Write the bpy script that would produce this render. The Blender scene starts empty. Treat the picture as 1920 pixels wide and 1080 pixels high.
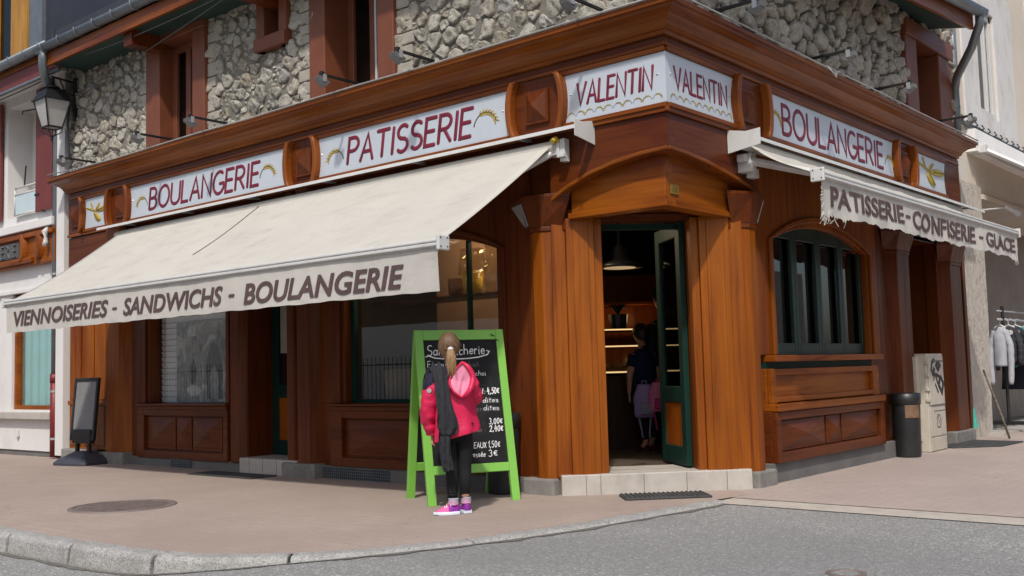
import bpy, bmesh, math, random
import numpy as np
from mathutils import Vector, Matrix, noise
R = math.radians
SC = bpy.context.scene
COL = SC.collection

# ------------------------------------------------------------------ camera, sky, sun, exposure
cd = bpy.data.cameras.new("camera")
cam = bpy.data.objects.new("camera", cd); COL.objects.link(cam)
cd.sensor_width = 36.0; cd.lens = 36.0 * 1943.587 / 1920.0
cd.clip_start = 0.05; cd.clip_end = 1000
rot = Matrix(((0.76043572, 0.07205876, 0.64540301), (0.64885198, -0.04299622, -0.75969891), (-0.02699307, 0.99647321, -0.07945132)))
cam.matrix_world = Matrix.Translation((4.15483, -6.78749, 1.035)) @ rot.to_4x4()
SC.camera = cam
W_ = bpy.data.worlds.new("World"); SC.world = W_; W_.use_nodes = True
nt = W_.node_tree; bg = nt.nodes["Background"]
sky = nt.nodes.new("ShaderNodeTexSky"); sky.sky_type = 'NISHITA'; sky.sun_disc = False
sky.sun_elevation = R(50.5); sky.sun_rotation = R(142); sky.dust_density = 3.0; sky.air_density = 1.0
nt.links.new(sky.outputs[0], bg.inputs[0]); bg.inputs[1].default_value = 0.125
sl = bpy.data.lights.new("sun", 'SUN'); sl.energy = 2.9; sl.angle = R(2.5); sl.color = (1.0, 0.955, 0.89)
so = bpy.data.objects.new("sun", sl); COL.objects.link(so)
so.rotation_euler = Vector((-0.44, 0.68, -1.0)).to_track_quat('-Z', 'Y').to_euler()
SC.view_settings.view_transform = 'Standard'; SC.view_settings.look = 'None'
SC.view_settings.exposure = 0.1; SC.view_settings.gamma = 1.0

# ------------------------------------------------------------------ materials
def new_mat(name):
    m = bpy.data.materials.new(name); m.use_nodes = True
    return m, m.node_tree, m.node_tree.nodes["Principled BSDF"]
def N(t, kind, **kw):
    n = t.nodes.new(kind)
    for k, v in kw.items():
        if k in n.inputs: n.inputs[k].default_value = v
        else: setattr(n, k, v)
    return n
def coords(t, scale, out='Object', rotz=0):
    tc = N(t, "ShaderNodeTexCoord"); mp = N(t, "ShaderNodeMapping")
    mp.inputs['Scale'].default_value = scale; mp.inputs['Rotation'].default_value = (0, 0, rotz)
    t.links.new(tc.outputs[out], mp.inputs[0]); return mp.outputs[0]
def ramp(t, fac, stops):
    r = N(t, "ShaderNodeValToRGB"); e = r.color_ramp.elements
    while len(e) < len(stops): e.new(0.5)
    for i, (p, c) in enumerate(stops): e[i].position = p; e[i].color = (*c, 1)
    t.links.new(fac, r.inputs[0]); return r.outputs[0]
def mixc(t, fac, a, b, mode='MIX'):
    n = N(t, "ShaderNodeMix", data_type='RGBA', blend_type=mode)
    for s, v in ((0, fac), (6, a), (7, b)):
        if hasattr(v, 'links'): t.links.new(v, n.inputs[s])
        else: n.inputs[s].default_value = v if s == 0 else (*v, 1)
    return n.outputs[2]
def bump(t, bsdf, h, strength=0.3, dist=0.01):
    b = N(t, "ShaderNodeBump"); b.inputs['Strength'].default_value = strength; b.inputs['Distance'].default_value = dist
    t.links.new(h, b.inputs['Height']); t.links.new(b.outputs[0], bsdf.inputs['Normal'])
def mul(c, k): return tuple(x * k for x in c)
def paint(name, col, rough=0.5, var=0.12, scale=3.0, bmp=0.0, bscale=60, metal=0.0, dirt=None, spec=0.5):
    m, t, b = new_mat(name)
    n1 = N(t, "ShaderNodeTexNoise", Scale=scale, Detail=6.0, Roughness=0.65)
    t.links.new(coords(t, (1, 1, 1)), n1.inputs[0])
    c = ramp(t, n1.outputs[0], [(0.3, mul(col, 1 - var)), (0.7, mul(col, 1 + var))])
    if dirt:
        n2 = N(t, "ShaderNodeTexNoise", Scale=dirt[1], Detail=8.0, Roughness=0.7)
        t.links.new(coords(t, (1, 1, 0.6)), n2.inputs[0])
        f = ramp(t, n2.outputs[0], [(0.5, (0, 0, 0)), (0.75, (dirt[2],) * 3)])
        c = mixc(t, f, c, dirt[0])
    t.links.new(c, b.inputs['Base Color'])
    b.inputs['Roughness'].default_value = rough; b.inputs['Metallic'].default_value = metal
    b.inputs['Specular IOR Level'].default_value = spec
    if bmp:
        n3 = N(t, "ShaderNodeTexNoise", Scale=bscale, Detail=5.0); t.links.new(coords(t, (1, 1, 1)), n3.inputs[0])
        bump(t, b, n3.outputs[0], bmp, 0.01)
    return m
def wood(name, base, dark, axis, rough=0.34, light=1.28):
    m, t, b = new_mat(name)
    s = [10, 10, 10]; s[axis] = 0.4
    n1 = N(t, "ShaderNodeTexNoise", Scale=1.6, Detail=7.0, Roughness=0.62, Distortion=0.7)
    t.links.new(coords(t, s), n1.inputs[0])
    s2 = [46, 46, 46]; s2[axis] = 1.3
    n2 = N(t, "ShaderNodeTexNoise", Scale=1.0, Detail=4.0, Roughness=0.6)
    t.links.new(coords(t, s2), n2.inputs[0])
    n3 = N(t, "ShaderNodeTexNoise", Scale=0.9, Detail=3.0, Roughness=0.6); t.links.new(coords(t, (1, 1, 0.7)), n3.inputs[0])
    c = ramp(t, n1.outputs[0], [(0.30, dark), (0.46, base), (0.72, mul(base, light))])
    c = mixc(t, ramp(t, n2.outputs[0], [(0.36, (0.42,) * 3), (0.56, (0,) * 3)]), c, mul(dark, 1.1))
    c = mixc(t, ramp(t, n3.outputs[0], [(0.4, (0,) * 3), (0.7, (0.55,) * 3)]), c, mul(base, 0.62))
    t.links.new(c, b.inputs['Base Color'])
    n6 = N(t, "ShaderNodeTexNoise", Scale=0.75, Detail=5.0, Roughness=0.55, Distortion=1.2); s6 = [2.4, 2.4, 2.4]; s6[axis] = 0.5; t.links.new(coords(t, s6), n6.inputs[0])
    c = mixc(t, ramp(t, n6.outputs[0], [(0.5, (0,) * 3), (0.68, (0.5,) * 3)]), c, (base[0] * 1.35, base[1] * 1.6, base[2] * 1.5))
    c = mixc(t, ramp(t, n6.outputs[0], [(0.33, (0.6,) * 3), (0.47, (0,) * 3)]), c, (dark[0] * 1.05, dark[1] * .8, dark[2]))
    t.links.new(c, b.inputs['Base Color'])
    r = ramp(t, n1.outputs[0], [(0.3, (rough + 0.18,) * 3), (0.7, (rough,) * 3)])
    t.links.new(r, b.inputs['Roughness'])
    b.inputs['Coat Weight'].default_value = 0.10; b.inputs['Coat Roughness'].default_value = 0.12; b.inputs['Specular IOR Level'].default_value = 0.16
    bump(t, b, n2.outputs[0], 0.10, 0.004)
    return m
OR, ORD = (0.235, 0.061, 0.0045), (0.105, 0.0195, 0.0025)
RD, RDD = (0.108, 0.0245, 0.0045), (0.055, 0.0105, 0.0026)
OZ = wood("orange_larch_upright", OR, ORD, 2); OX = wood("orange_larch_along_x", OR, ORD, 0); OY = wood("orange_larch_along_y", OR, ORD, 1)
RZ = wood("red_brown_wood_upright", RD, RDD, 2); RX = wood("red_brown_wood_along_x", RD, RDD, 0); RY = wood("red_brown_wood_along_y", RD, RDD, 1)
CX = wood("cornice_wood_along_x", (0.205, 0.055, 0.0065), (0.095, 0.0205, 0.0035), 0, 0.26); CY = wood("cornice_wood_along_y", (0.205, 0.055, 0.0065), (0.095, 0.0205, 0.0035), 1, 0.26)
RW = paint("oxblood_window_paint", (0.165, 0.050, 0.022), 0.5, 0.18, 2.5, 0.05, 40)
RS = paint("oxblood_shutter_paint", (0.150, 0.028, 0.022), 0.5, 0.12, 2.0, 0.05, 40)
SIGNW = paint("pale_blue_grey_sign_enamel", (0.47, 0.51, 0.56), 0.38, 0.04, 2.5)
SIGNR = paint("maroon_sign_paint", (0.16, 0.012, 0.030), 0.45, 0.15, 6)
GOLD = paint("ochre_wheat_paint", (0.42, 0.30, 0.035), 0.5, 0.3, 20)
GOLDD = paint("dark_wheat_outline", (0.09, 0.07, 0.02), 0.5, 0.2, 20)
GREEN = paint("dark_green_door_paint", (0.004, 0.026, 0.020), 0.55, 0.2, 5, 0, 60, 0, None, 0.2)
LIME = paint("lime_green_board_paint", (0.185, 0.45, 0.065), 0.45, 0.06, 4, 0.03, 50)
DGREEN = paint("near_black_green_paint", (0.004, 0.020, 0.015), 0.35, 0.2, 5)
BOARD = paint("chalkboard_black", (0.009, 0.009, 0.010), 0.6, 0.5, 6, 0, 60, 0, ((0.024, 0.024, 0.026), 5, 0.6), 0.22)
CHALK = paint("white_chalk", (0.74, 0.74, 0.74), 0.9, 0.18, 40)
CHALKF = paint("faded_chalk", (0.15, 0.15, 0.16), 0.9, 0.3, 40)
GREYL = paint("faded_brown_awning_print", (0.085, 0.052, 0.050), 0.8, 0.22, 9)
METW = paint("white_enamelled_metal", (0.56, 0.56, 0.545), 0.4, 0.05, 4, 0, 60, 0, ((0.35, 0.34, 0.32), 6, 0.35))
ZINC = paint("weathered_zinc", (0.20, 0.225, 0.245), 0.42, 0.16, 5, 0.03, 30, 0.55)
BLACKM = paint("black_metal", (0.012, 0.012, 0.013), 0.45, 0.2, 5)
BLACKP = paint("black_plastic", (0.016, 0.017, 0.019), 0.42, 0.25, 6, 0.05, 80, 0, ((0.05, 0.05, 0.05), 4, 0.4))
GREYP = paint("grey_plastic", (0.10, 0.105, 0.115), 0.5, 0.15, 5)
ALU = paint("brushed_aluminium", (0.42, 0.43, 0.44), 0.4, 0.08, 8, 0, 60, 0.5)
REDPIPE = paint("red_painted_pipe", (0.17, 0.014, 0.016), 0.5, 0.15, 6)
WHITEWALL = paint("white_render", (0.66, 0.645, 0.63), 0.9, 0.05, 0.9, 0.25, 70, 0, ((0.46, 0.44, 0.42), 1.3, 0.5))
GREYWALL = paint("grey_base_render", (0.135, 0.130, 0.125), 0.9, 0.18, 2.5, 0.3, 60)
CONC = paint("grey_plinth_concrete", (0.205, 0.195, 0.18), 0.9, 0.2, 8, 0.4, 50, 0, ((0.09, 0.085, 0.08), 5, 0.6))
TILE = paint("pale_step_tile", (0.43, 0.40, 0.36), 0.5, 0.10, 6, 0.04, 60, 0, ((0.26, 0.24, 0.21), 4, 0.6))
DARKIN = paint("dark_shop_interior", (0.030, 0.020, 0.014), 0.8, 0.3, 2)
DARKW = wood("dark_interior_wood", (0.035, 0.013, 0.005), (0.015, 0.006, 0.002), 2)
SOFFIT = paint("dark_green_soffit", (0.014, 0.042, 0.034), 0.6, 0.2, 3)
SLATE = paint("dark_roof_slate", (0.03, 0.03, 0.034), 0.6, 0.3, 12, 0.2, 30)
SKIN = paint("skin", (0.46, 0.24, 0.165), 0.55, 0.06, 8)
IRON = paint("cast_iron_cover", (0.17, 0.135, 0.122), 0.55, 0.25, 10, 0.1, 60)
RUBBER = paint("grey_rubber_mat", (0.045, 0.046, 0.048), 0.8, 0.3, 12, 0.4, 90)
CREAMCAB = paint("cream_cabinet_plastic", (0.50, 0.46, 0.385), 0.55, 0.06, 4, 0.04, 60, 0, ((0.28, 0.24, 0.19), 4, 0.6))
def emit(name, col, s):
    m, t, b = new_mat(name); b.inputs['Base Color'].default_value = (*col, 1)
    b.inputs['Emission Color'].default_value = (*col, 1); b.inputs['Emission Strength'].default_value = s; return m
LAMPW = emit("warm_lamp_glow", (1.0, 0.72, 0.38), 0.35)
LAMPS = emit("shelf_strip_glow", (1.0, 0.66, 0.30), 0.9)
def glass(name, tint=(0.8, 0.82, 0.82), ior=1.5, rough=0.0):
    m, t, b = new_mat(name); t.nodes.remove(b)
    o = [n for n in t.nodes if n.type == 'OUTPUT_MATERIAL'][0]
    tr = N(t, "ShaderNodeBsdfTransparent"); tr.inputs[0].default_value = (*tint, 1)
    gl = N(t, "ShaderNodeBsdfGlossy"); gl.inputs['Roughness'].default_value = rough
    lw = N(t, "ShaderNodeLayerWeight"); lw.inputs[0].default_value = 0.5
    pw = N(t, "ShaderNodeMath", operation='POWER'); pw.inputs[1].default_value = 5.0
    fr = N(t, "ShaderNodeMath", operation='MULTIPLY_ADD'); f0 = ((ior - 1) / (ior + 1)) ** 2; fr.inputs[1].default_value = 1 - f0; fr.inputs[2].default_value = f0
    t.links.new(lw.outputs['Facing'], pw.inputs[0]); t.links.new(pw.outputs[0], fr.inputs[0])
    mx = N(t, "ShaderNodeMixShader")
    t.links.new(fr.outputs[0], mx.inputs[0]); t.links.new(tr.outputs[0], mx.inputs[1]); t.links.new(gl.outputs[0], mx.inputs[2])
    t.links.new(mx.outputs[0], o.inputs[0]); return m
GLASS = glass("shop_glass", (0.97, 0.98, 0.98), 2.2)
GLASSD = glass("green_window_glass", (0.35, 0.36, 0.36), 2.4)
GLASSR = glass("upper_window_glass", (0.30, 0.31, 0.32), 1.6)
LGLASS = paint("milky_lantern_glass", (0.40, 0.39, 0.38), 0.2, 0.1, 6)
CELLO = glass("cellophane", (0.86, 0.80, 0.62), 1.9, 0.08)
def canvas(name, col, stripes=0.02, dirt=0.35):
    m, t, b = new_mat(name)
    n1 = N(t, "ShaderNodeTexNoise", Scale=1.6, Detail=7.0, Roughness=0.7); t.links.new(coords(t, (1, 1, 1)), n1.inputs[0])
    c = ramp(t, n1.outputs[0], [(0.3, mul(col, 0.93)), (0.7, mul(col, 1.03))])
    n2 = N(t, "ShaderNodeTexNoise", Scale=5.0, Detail=9.0, Roughness=0.75); t.links.new(coords(t, (0.5, 1.2, 1.2)), n2.inputs[0])
    c = mixc(t, ramp(t, n2.outputs[0], [(0.52, (0,) * 3), (0.8, (dirt,) * 3)]), c, mul(col, 0.55))
    t.links.new(c, b.inputs['Base Color']); b.inputs['Roughness'].default_value = 0.85; b.inputs['Specular IOR Level'].default_value = 0.2
    n3 = N(t, "ShaderNodeTexNoise", Scale=4.0, Detail=3.0); t.links.new(coords(t, (1, 1, 1)), n3.inputs[0])
    bump(t, b, n3.outputs[0], 0.25, 0.03)
    return m
CANV = canvas("ecru_awning_canvas", (0.485, 0.465, 0.42), dirt=0.55)
VALC = canvas("soiled_valance_canvas", (0.50, 0.48, 0.44), dirt=0.75)
def stone_mat():
    m, t, b = new_mat("river_stone")
    g = N(t, "ShaderNodeNewGeometry")
    c = ramp(t, g.outputs['Random Per Island'], [(0.0, (.30, .26, .19)), (.14, (.42, .385, .32)), (.28, (.25, .235, .21)), (.42, (.47, .43, .35)), (.58, (.36, .345, .315)), (.72, (.31, .265, .195)), (.86, (.50, .48, .43)), (1.0, (.38, .335, .26))])
    n = N(t, "ShaderNodeTexNoise", Scale=17.0, Detail=10.0, Roughness=0.8, Distortion=0.6); t.links.new(coords(t, (1, 1, 1)), n.inputs[0])
    n2 = N(t, "ShaderNodeTexNoise", Scale=55.0, Detail=6.0, Roughness=0.75); t.links.new(coords(t, (1, 1, 1)), n2.inputs[0])
    c = mixc(t, ramp(t, n.outputs[0], [(0.48, (0,) * 3), (0.62, (0.9,) * 3)]), c, (0.54, 0.515, 0.46))
    c = mixc(t, ramp(t, n.outputs[0], [(0.32, (0.9,) * 3), (0.45, (0,) * 3)]), c, (0.10, 0.082, 0.058))
    c = mixc(t, ramp(t, n2.outputs[0], [(0.33, (0.75,) * 3), (0.46, (0,) * 3)]), c, (0.10, 0.085, 0.065))
    t.links.new(c, b.inputs['Base Color']); b.inputs['Roughness'].default_value = 0.9; b.inputs['Specular IOR Level'].default_value = 0.2
    bump(t, b, n2.outputs[0], 0.9, 0.02); return m
STONE = stone_mat()
MORTAR = paint("grey_mortar", (0.165, 0.152, 0.128), 0.95, 0.2, 4, 0.6, 50)
QUOIN = paint("pale_quoin_block", (0.34, 0.31, 0.26), 0.95, 0.18, 6, 0.5, 40)
def asphalt():
    m, t, b = new_mat("worn_asphalt")
    co = coords(t, (1, 1, 1))
    v = N(t, "ShaderNodeTexVoronoi", Scale=80.0); t.links.new(co, v.inputs[0])
    n = N(t, "ShaderNodeTexNoise", Scale=0.8, Detail=7.0, Roughness=0.65); t.links.new(co, n.inputs[0])
    n2 = N(t, "ShaderNodeTexNoise", Scale=85.0, Detail=3.0); t.links.new(co, n2.inputs[0])
    sx = N(t, "ShaderNodeSeparateColor"); t.links.new(v.outputs['Color'], sx.inputs[0])
    c = ramp(t, sx.outputs[0], [(0.0, (0.20, 0.198, 0.192)), (0.5, (0.30, 0.298, 0.288)), (0.85, (0.38, 0.376, 0.362)), (1.0, (0.62, 0.61, 0.59))])
    c = mixc(t, ramp(t, n2.outputs[0], [(0.35, (0.7,) * 3), (0.6, (0,) * 3)]), c, (0.15, 0.148, 0.144))
    c = mixc(t, ramp(t, n.outputs[0], [(0.35, (0,) * 3), (0.7, (0.4,) * 3)]), c, (0.22, 0.218, 0.21))
    n5 = N(t, "ShaderNodeTexNoise", Scale=0.3, Detail=5.0, Roughness=0.6, Distortion=0.8); t.links.new(coords(t, (0.5, 1.3, 1)), n5.inputs[0])
    c = mixc(t, ramp(t, n5.outputs[0], [(0.45, (0,) * 3), (0.62, (0.4,) * 3)]), c, (0.17, 0.169, 0.166))
    t.links.new(c, b.inputs['Base Color']); b.inputs['Roughness'].default_value = 0.85
    bump(t, b, v.outputs['Distance'], 0.6, 0.012); return m
ASPH = asphalt()
def speckle(name, cols, scale, big, bstr=.5):
    m, t, b = new_mat(name); co = coords(t, (1, 1, 1))
    v = N(t, "ShaderNodeTexVoronoi", Scale=scale); t.links.new(co, v.inputs[0]); sx = N(t, "ShaderNodeSeparateColor"); t.links.new(v.outputs['Color'], sx.inputs[0])
    n = N(t, "ShaderNodeTexNoise", Scale=big, Detail=8.0, Roughness=.7); t.links.new(co, n.inputs[0])
    c = ramp(t, sx.outputs[0], [(i / (len(cols) - 1), k) for i, k in enumerate(cols)])
    c = mixc(t, ramp(t, n.outputs[0], [(.4, (0,) * 3), (.7, (.55,) * 3)]), c, mul(cols[0], .9))
    t.links.new(c, b.inputs['Base Color']); b.inputs['Roughness'].default_value = .88; bump(t, b, n.outputs[0], bstr, .02); return m
def pavers(name, c1, c2, mortar, w, h, rotz, msize=0.012, contrast=0.5):
    m, t, b = new_mat(name)
    co = coords(t, (1, 1, 1), 'Object', rotz)
    br = N(t, "ShaderNodeTexBrick", Scale=1.0); t.links.new(co, br.inputs[0])
    br.inputs['Color1'].default_value = (*c1, 1); br.inputs['Color2'].default_value = (*c2, 1); br.inputs['Mortar'].default_value = (*mortar, 1)
    br.inputs['Brick Width'].default_value = w; br.inputs['Row Height'].default_value = h; br.inputs['Mortar Size'].default_value = msize; br.inputs['Mortar Smooth'].default_value = 0.6
    n = N(t, "ShaderNodeTexNoise", Scale=1.1, Detail=8.0, Roughness=0.7); t.links.new(co, n.inputs[0])
    n2 = N(t, "ShaderNodeTexNoise", Scale=36.0, Detail=6.0, Roughness=0.75); t.links.new(co, n2.inputs[0])
    avg = tuple((x + y) / 2 for x, y in zip(c1, c2))
    c = mixc(t, 1 - contrast, br.outputs[0], avg)
    c = mixc(t, ramp(t, n.outputs[0], [(0.38, (0,) * 3), (0.72, (0.6,) * 3)]), c, mul(avg, 0.74))
    c = mixc(t, ramp(t, n2.outputs[0], [(0.33, (0.8,) * 3), (0.45, (0,) * 3)]), c, mul(avg, 0.6))
    c = mixc(t, ramp(t, n2.outputs[0], [(0.58, (0,) * 3), (0.72, (0.5,) * 3)]), c, mul(avg, 1.4))
    v = N(t, "ShaderNodeTexVoronoi", Scale=3.1); v.inputs['Randomness'].default_value = 1.0; t.links.new(co, v.inputs[0])
    c = mixc(t, ramp(t, v.outputs['Distance'], [(0.028, (0.55,) * 3), (0.042, (0,) * 3)]), c, mul(avg, 0.45))
    n4 = N(t, "ShaderNodeTexNoise", Scale=0.45, Detail=9.0, Roughness=0.75, Distortion=1.5); t.links.new(co, n4.inputs[0])
    c = mixc(t, ramp(t, n4.outputs[0], [(0.42, (0.55,) * 3), (0.56, (0,) * 3)]), c, mul(avg, 0.78))
    vc = N(t, "ShaderNodeTexVoronoi", Scale=1.15, feature='DISTANCE_TO_EDGE'); nd = N(t, "ShaderNodeTexNoise", Scale=3.0, Detail=6.0); t.links.new(co, nd.inputs[0])
    wv = N(t, "ShaderNodeVectorMath", operation='MULTIPLY_ADD'); wv.inputs[1].default_value = (0.5, 0.5, 0.5); t.links.new(nd.outputs[1], wv.inputs[0]); t.links.new(co, wv.inputs[2]); t.links.new(wv.outputs[0], vc.inputs[0])
    ck = N(t, "ShaderNodeMath", operation='MULTIPLY'); t.links.new(ramp(t, vc.outputs[0], [(0.0, (0.6,) * 3), (0.006, (0,) * 3)]), ck.inputs[0]); t.links.new(ramp(t, n4.outputs[0], [(0.45, (0,) * 3), (0.55, (1,) * 3)]), ck.inputs[1])
    c = mixc(t, ck.outputs[0], c, mul(avg, 0.4))
    t.links.new(c, b.inputs['Base Color']); b.inputs['Roughness'].default_value = 0.88
    bump(t, b, n2.outputs[0], 0.35, 0.008); return m
PAVE = pavers("pinkish_pavement", (0.385, 0.305, 0.26), (0.345, 0.272, 0.23), (0.23, 0.18, 0.15), 0.22, 0.11, 0.0, 0.009, 0.36)
PAVE2 = pavers("pinkish_street_pavers", (0.43, 0.35, 0.312), (0.385, 0.315, 0.28), (0.30, 0.25, 0.22), 0.22, 0.11, R(90), 0.009, 0.45)
STRIP = paint("pale_edge_setts", (0.42, 0.38, 0.33), 0.9, 0.10, 3, 0.3, 70, 0, ((0.25, 0.22, 0.19), 9, 0.7))
KERB = speckle("speckled_granite_kerb", [(.19, .185, .175), (.29, .285, .27), (.36, .355, .34), (.42, .415, .40)], 130.0, 5.0, .35)
GRANITE = paint("rough_granite", (0.47, 0.43, 0.37), 0.9, 0.15, 9, 1.0, 26, 0, ((0.13, 0.11, 0.09), 17, 0.9))
CREAM = paint("cream_plaster", (0.58, 0.515, 0.43), 0.95, 0.06, 1.2, 0.4, 40, 0, ((0.60, 0.585, 0.56), 1.1, 0.9))
PALEP = paint("pale_flaked_plaster", (0.60, 0.59, 0.575), 0.95, 0.06, 2, 0.3, 30, 0, ((0.38, 0.33, 0.28), 3, 0.8))

# ------------------------------------------------------------------ geometry helpers
FW = lambda x, y, z: (x, y, z)
FL = lambda u, d, z: (u, -d, z)                       # long facade: u along x, d outwards
FR = lambda u, d, z: (d, u, z)                        # side facade: u along y, d outwards
q2 = 1 / math.sqrt(2)
FC = lambda u, d, z: (-0.6 + (u + d) * q2, 0.6 + (u - d) * q2, z)   # cut-off corner with the entrance
class MB:
    def __init__(s, fr=FW): s.v = []; s.f = []; s.m = []; s.fr = fr
    def add(s, vs, fs, m=0):
        o = len(s.v); s.v += [s.fr(*p) for p in vs]
        for f in fs: s.f.append([i + o for i in f]); s.m.append(m)
        return s
    def box(s, a0, a1, b0, b1, c0, c1, m=0):
        v = [(x, y, z) for x in (a0, a1) for y in (b0, b1) for z in (c0, c1)]
        return s.add(v, [(0, 1, 3, 2), (4, 6, 7, 5), (0, 4, 5, 1), (2, 3, 7, 6), (0, 2, 6, 4), (1, 5, 7, 3)], m)
    def prism(s, poly, d0, d1, m=0):                  # poly in (u, z)
        n = len(poly); v = [(u, d0, z) for u, z in poly] + [(u, d1, z) for u, z in poly]
        return s.add(v, [list(range(n)), list(range(n, 2 * n))[::-1]] + [(i, (i + 1) % n, n + (i + 1) % n, n + i) for i in range(n)], m)
    def prismz(s, poly, z0, z1, m=0):                 # poly in first two coordinates
        n = len(poly); v = [(x, y, z0) for x, y in poly] + [(x, y, z1) for x, y in poly]
        return s.add(v, [list(range(n)), list(range(n, 2 * n))[::-1]] + [(i, (i + 1) % n, n + (i + 1) % n, n + i) for i in range(n)], m)
    def loft(s, rings, caps=True, m=0, closed=True):
        n = len(rings[0]); v = [p for r in rings for p in r]; f = []
        for k in range(len(rings) - 1):
            for i in range(n if closed else n - 1):
                j = (i + 1) % n; f.append((k * n + i, k * n + j, (k + 1) * n + j, (k + 1) * n + i))
        if caps: f += [list(range(n))[::-1], list(range((len(rings) - 1) * n, len(rings) * n))]
        return s.add(v, f, m)
    def tube(s, pts, r, n=8, m=0, sq=None, caps=True):
        P = [Vector(p) for p in pts]; rs = r if isinstance(r, (list, tuple)) else [r] * len(P); rings = []
        up = Vector((0, 0, 1)); prev = None
        for i, p in enumerate(P):
            t = (P[min(i + 1, len(P) - 1)] - P[max(i - 1, 0)]).normalized()
            a = t.cross(up if abs(t.z) < 0.95 else Vector((1, 0, 0)))
            if prev is not None:
                a = prev - t * prev.dot(t)
                if a.length < 1e-5: a = t.cross(Vector((1, 0, 0)))
            a.normalize(); prev = a; b = t.cross(a)
            ring = []
            for k in range(n):
                an = 2 * math.pi * k / n; o = a * math.cos(an) * rs[i] + b * math.sin(an) * rs[i]
                if sq: o = Vector((o.x * sq[0], o.y * sq[1], o.z * sq[2]))
                ring.append(tuple(p + o))
            rings.append(ring)
        return s.loft(rings, caps, m)
    def lathe(s, prof, c, n=24, m=0):
        rings = [[(c[0] + r * math.cos(2 * math.pi * k / n), c[1] + r * math.sin(2 * math.pi * k / n), c[2] + z) for k in range(n)] for r, z in prof]
        return s.loft(rings, True, m)
    def grid(s, fn, nu, nv, m=0):
        v = [fn(i / nu, j / nv) for j in range(nv + 1) for i in range(nu + 1)]
        f = [(j * (nu + 1) + i, j * (nu + 1) + i + 1, (j + 1) * (nu + 1) + i + 1, (j + 1) * (nu + 1) + i) for j in range(nv) for i in range(nu)]
        return s.add(v, f, m)
    def build(s, name, mats, parent=None, bevel=0, smooth=False, seg=2, solid=0, sub=0):
        me = bpy.data.meshes.new(name); off = wloc(parent) if parent else Vector((0, 0, 0))
        me.from_pydata([Vector(p) - off for p in s.v], [], s.f)
        bm = bmesh.new(); bm.from_mesh(me); bmesh.ops.recalc_face_normals(bm, faces=bm.faces); bm.to_mesh(me); bm.free()
        for mt in (mats if isinstance(mats, (list, tuple)) else [mats]): me.materials.append(mt)
        for p, k in zip(me.polygons, s.m): p.material_index = k; p.use_smooth = smooth
        o = bpy.data.objects.new(name, me); COL.objects.link(o)
        if parent: o.parent = parent
        if solid: md = o.modifiers.new("solid", 'SOLIDIFY'); md.thickness = solid; md.offset = 0
        if sub: md = o.modifiers.new("sub", 'SUBSURF'); md.levels = sub; md.render_levels = sub
        if bevel:
            md = o.modifiers.new("bevel", 'BEVEL'); md.width = bevel; md.segments = seg; md.limit_method = 'ANGLE'; md.angle_limit = R(35)
        return o
def wloc(o):
    v = Vector((0, 0, 0))
    while o: v += Vector(o.location); o = o.parent
    return v
def thing(name, label, cat, loc=(0, 0, 0), group=None):
    o = bpy.data.objects.new(name, None); COL.objects.link(o); o.location = loc; o.empty_display_size = 0.2
    o["label"] = label; o["category"] = cat
    if group: o["group"] = group
    return o
def tag(o, label, cat, group=None):
    o["label"] = label; o["category"] = cat
    if group: o["group"] = group
    return o
def struct(o): o["kind"] = "structure"; return o
def copy_tree(o, delta=None, parent=None):
    c = o.copy(); COL.objects.link(c)
    if parent: c.parent = parent
    if delta is not None: c.location = Vector(o.location) + Vector(delta)
    for ch in list(o.children): copy_tree(ch, None, c)
    return c
def arc(u0, u1, zs, zt, n=14):                        # shallow arch from (u0, zs) over zt to (u1, zs)
    w = (u1 - u0) / 2; h = zt - zs; rad = (w * w + h * h) / (2 * h); cu = (u0 + u1) / 2; cz = zt - rad
    a = math.asin(w / rad)
    return [(cu + rad * math.sin(-a + 2 * a * i / n), cz + rad * math.cos(-a + 2 * a * i / n)) for i in range(n + 1)]
def pyramid(mb, u0, u1, z0, z1, d0, d1, m=0):
    mb.add([(u0, d0, z0), (u1, d0, z0), (u1, d0, z1), (u0, d0, z1), ((u0 + u1) / 2, d1, (z0 + z1) / 2)],
           [(0, 1, 4), (1, 2, 4), (2, 3, 4), (3, 0, 4), (3, 2, 1, 0)], m)

# ------------------------------------------------------------------ lettering
def text_into(mb, s, u0, u1, z0, z1, d, depth=0.006, shear=0.0, offset=0.0, m=0, warp=None, step=0.05):
    cu = bpy.data.curves.new("txt", 'FONT'); cu.body = s; cu.size = 1.0; cu.shear = shear; cu.offset = offset; cu.extrude = 0.5; cu.resolution_u = 4
    o = bpy.data.objects.new("txt", cu); COL.objects.link(o)
    bpy.context.view_layer.update()
    me = bpy.data.meshes.new_from_object(o)
    bpy.data.objects.remove(o); bpy.data.curves.remove(cu)
    bm = bmesh.new(); bm.from_mesh(me); bpy.data.meshes.remove(me)
    xs = [v.co.x for v in bm.verts]; ys = [v.co.y for v in bm.verts]
    x0, x1, y0, y1 = min(xs), max(xs), min(ys), max(ys)
    for v in bm.verts:
        v.co = ((v.co.x - x0) / (x1 - x0) * (u1 - u0) + u0, (v.co.y - y0) / (y1 - y0) * (z1 - z0) + z0, v.co.z)
    if warp:
        k = u0 + step
        while k < u1:
            bmesh.ops.bisect_plane(bm, geom=bm.verts[:] + bm.edges[:] + bm.faces[:], plane_co=(k, 0, 0), plane_no=(1, 0, 0)); k += step
    bm.verts.index_update()
    vs = []
    for v in bm.verts:
        u, z, e = v.co; dd = d + (depth if e > 0 else 0)
        vs.append((u, dd + (warp(u, z) if warp else 0), z))
    mb.add(vs, [[v.index for v in f.verts] for f in bm.faces], m); bm.free()
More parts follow.
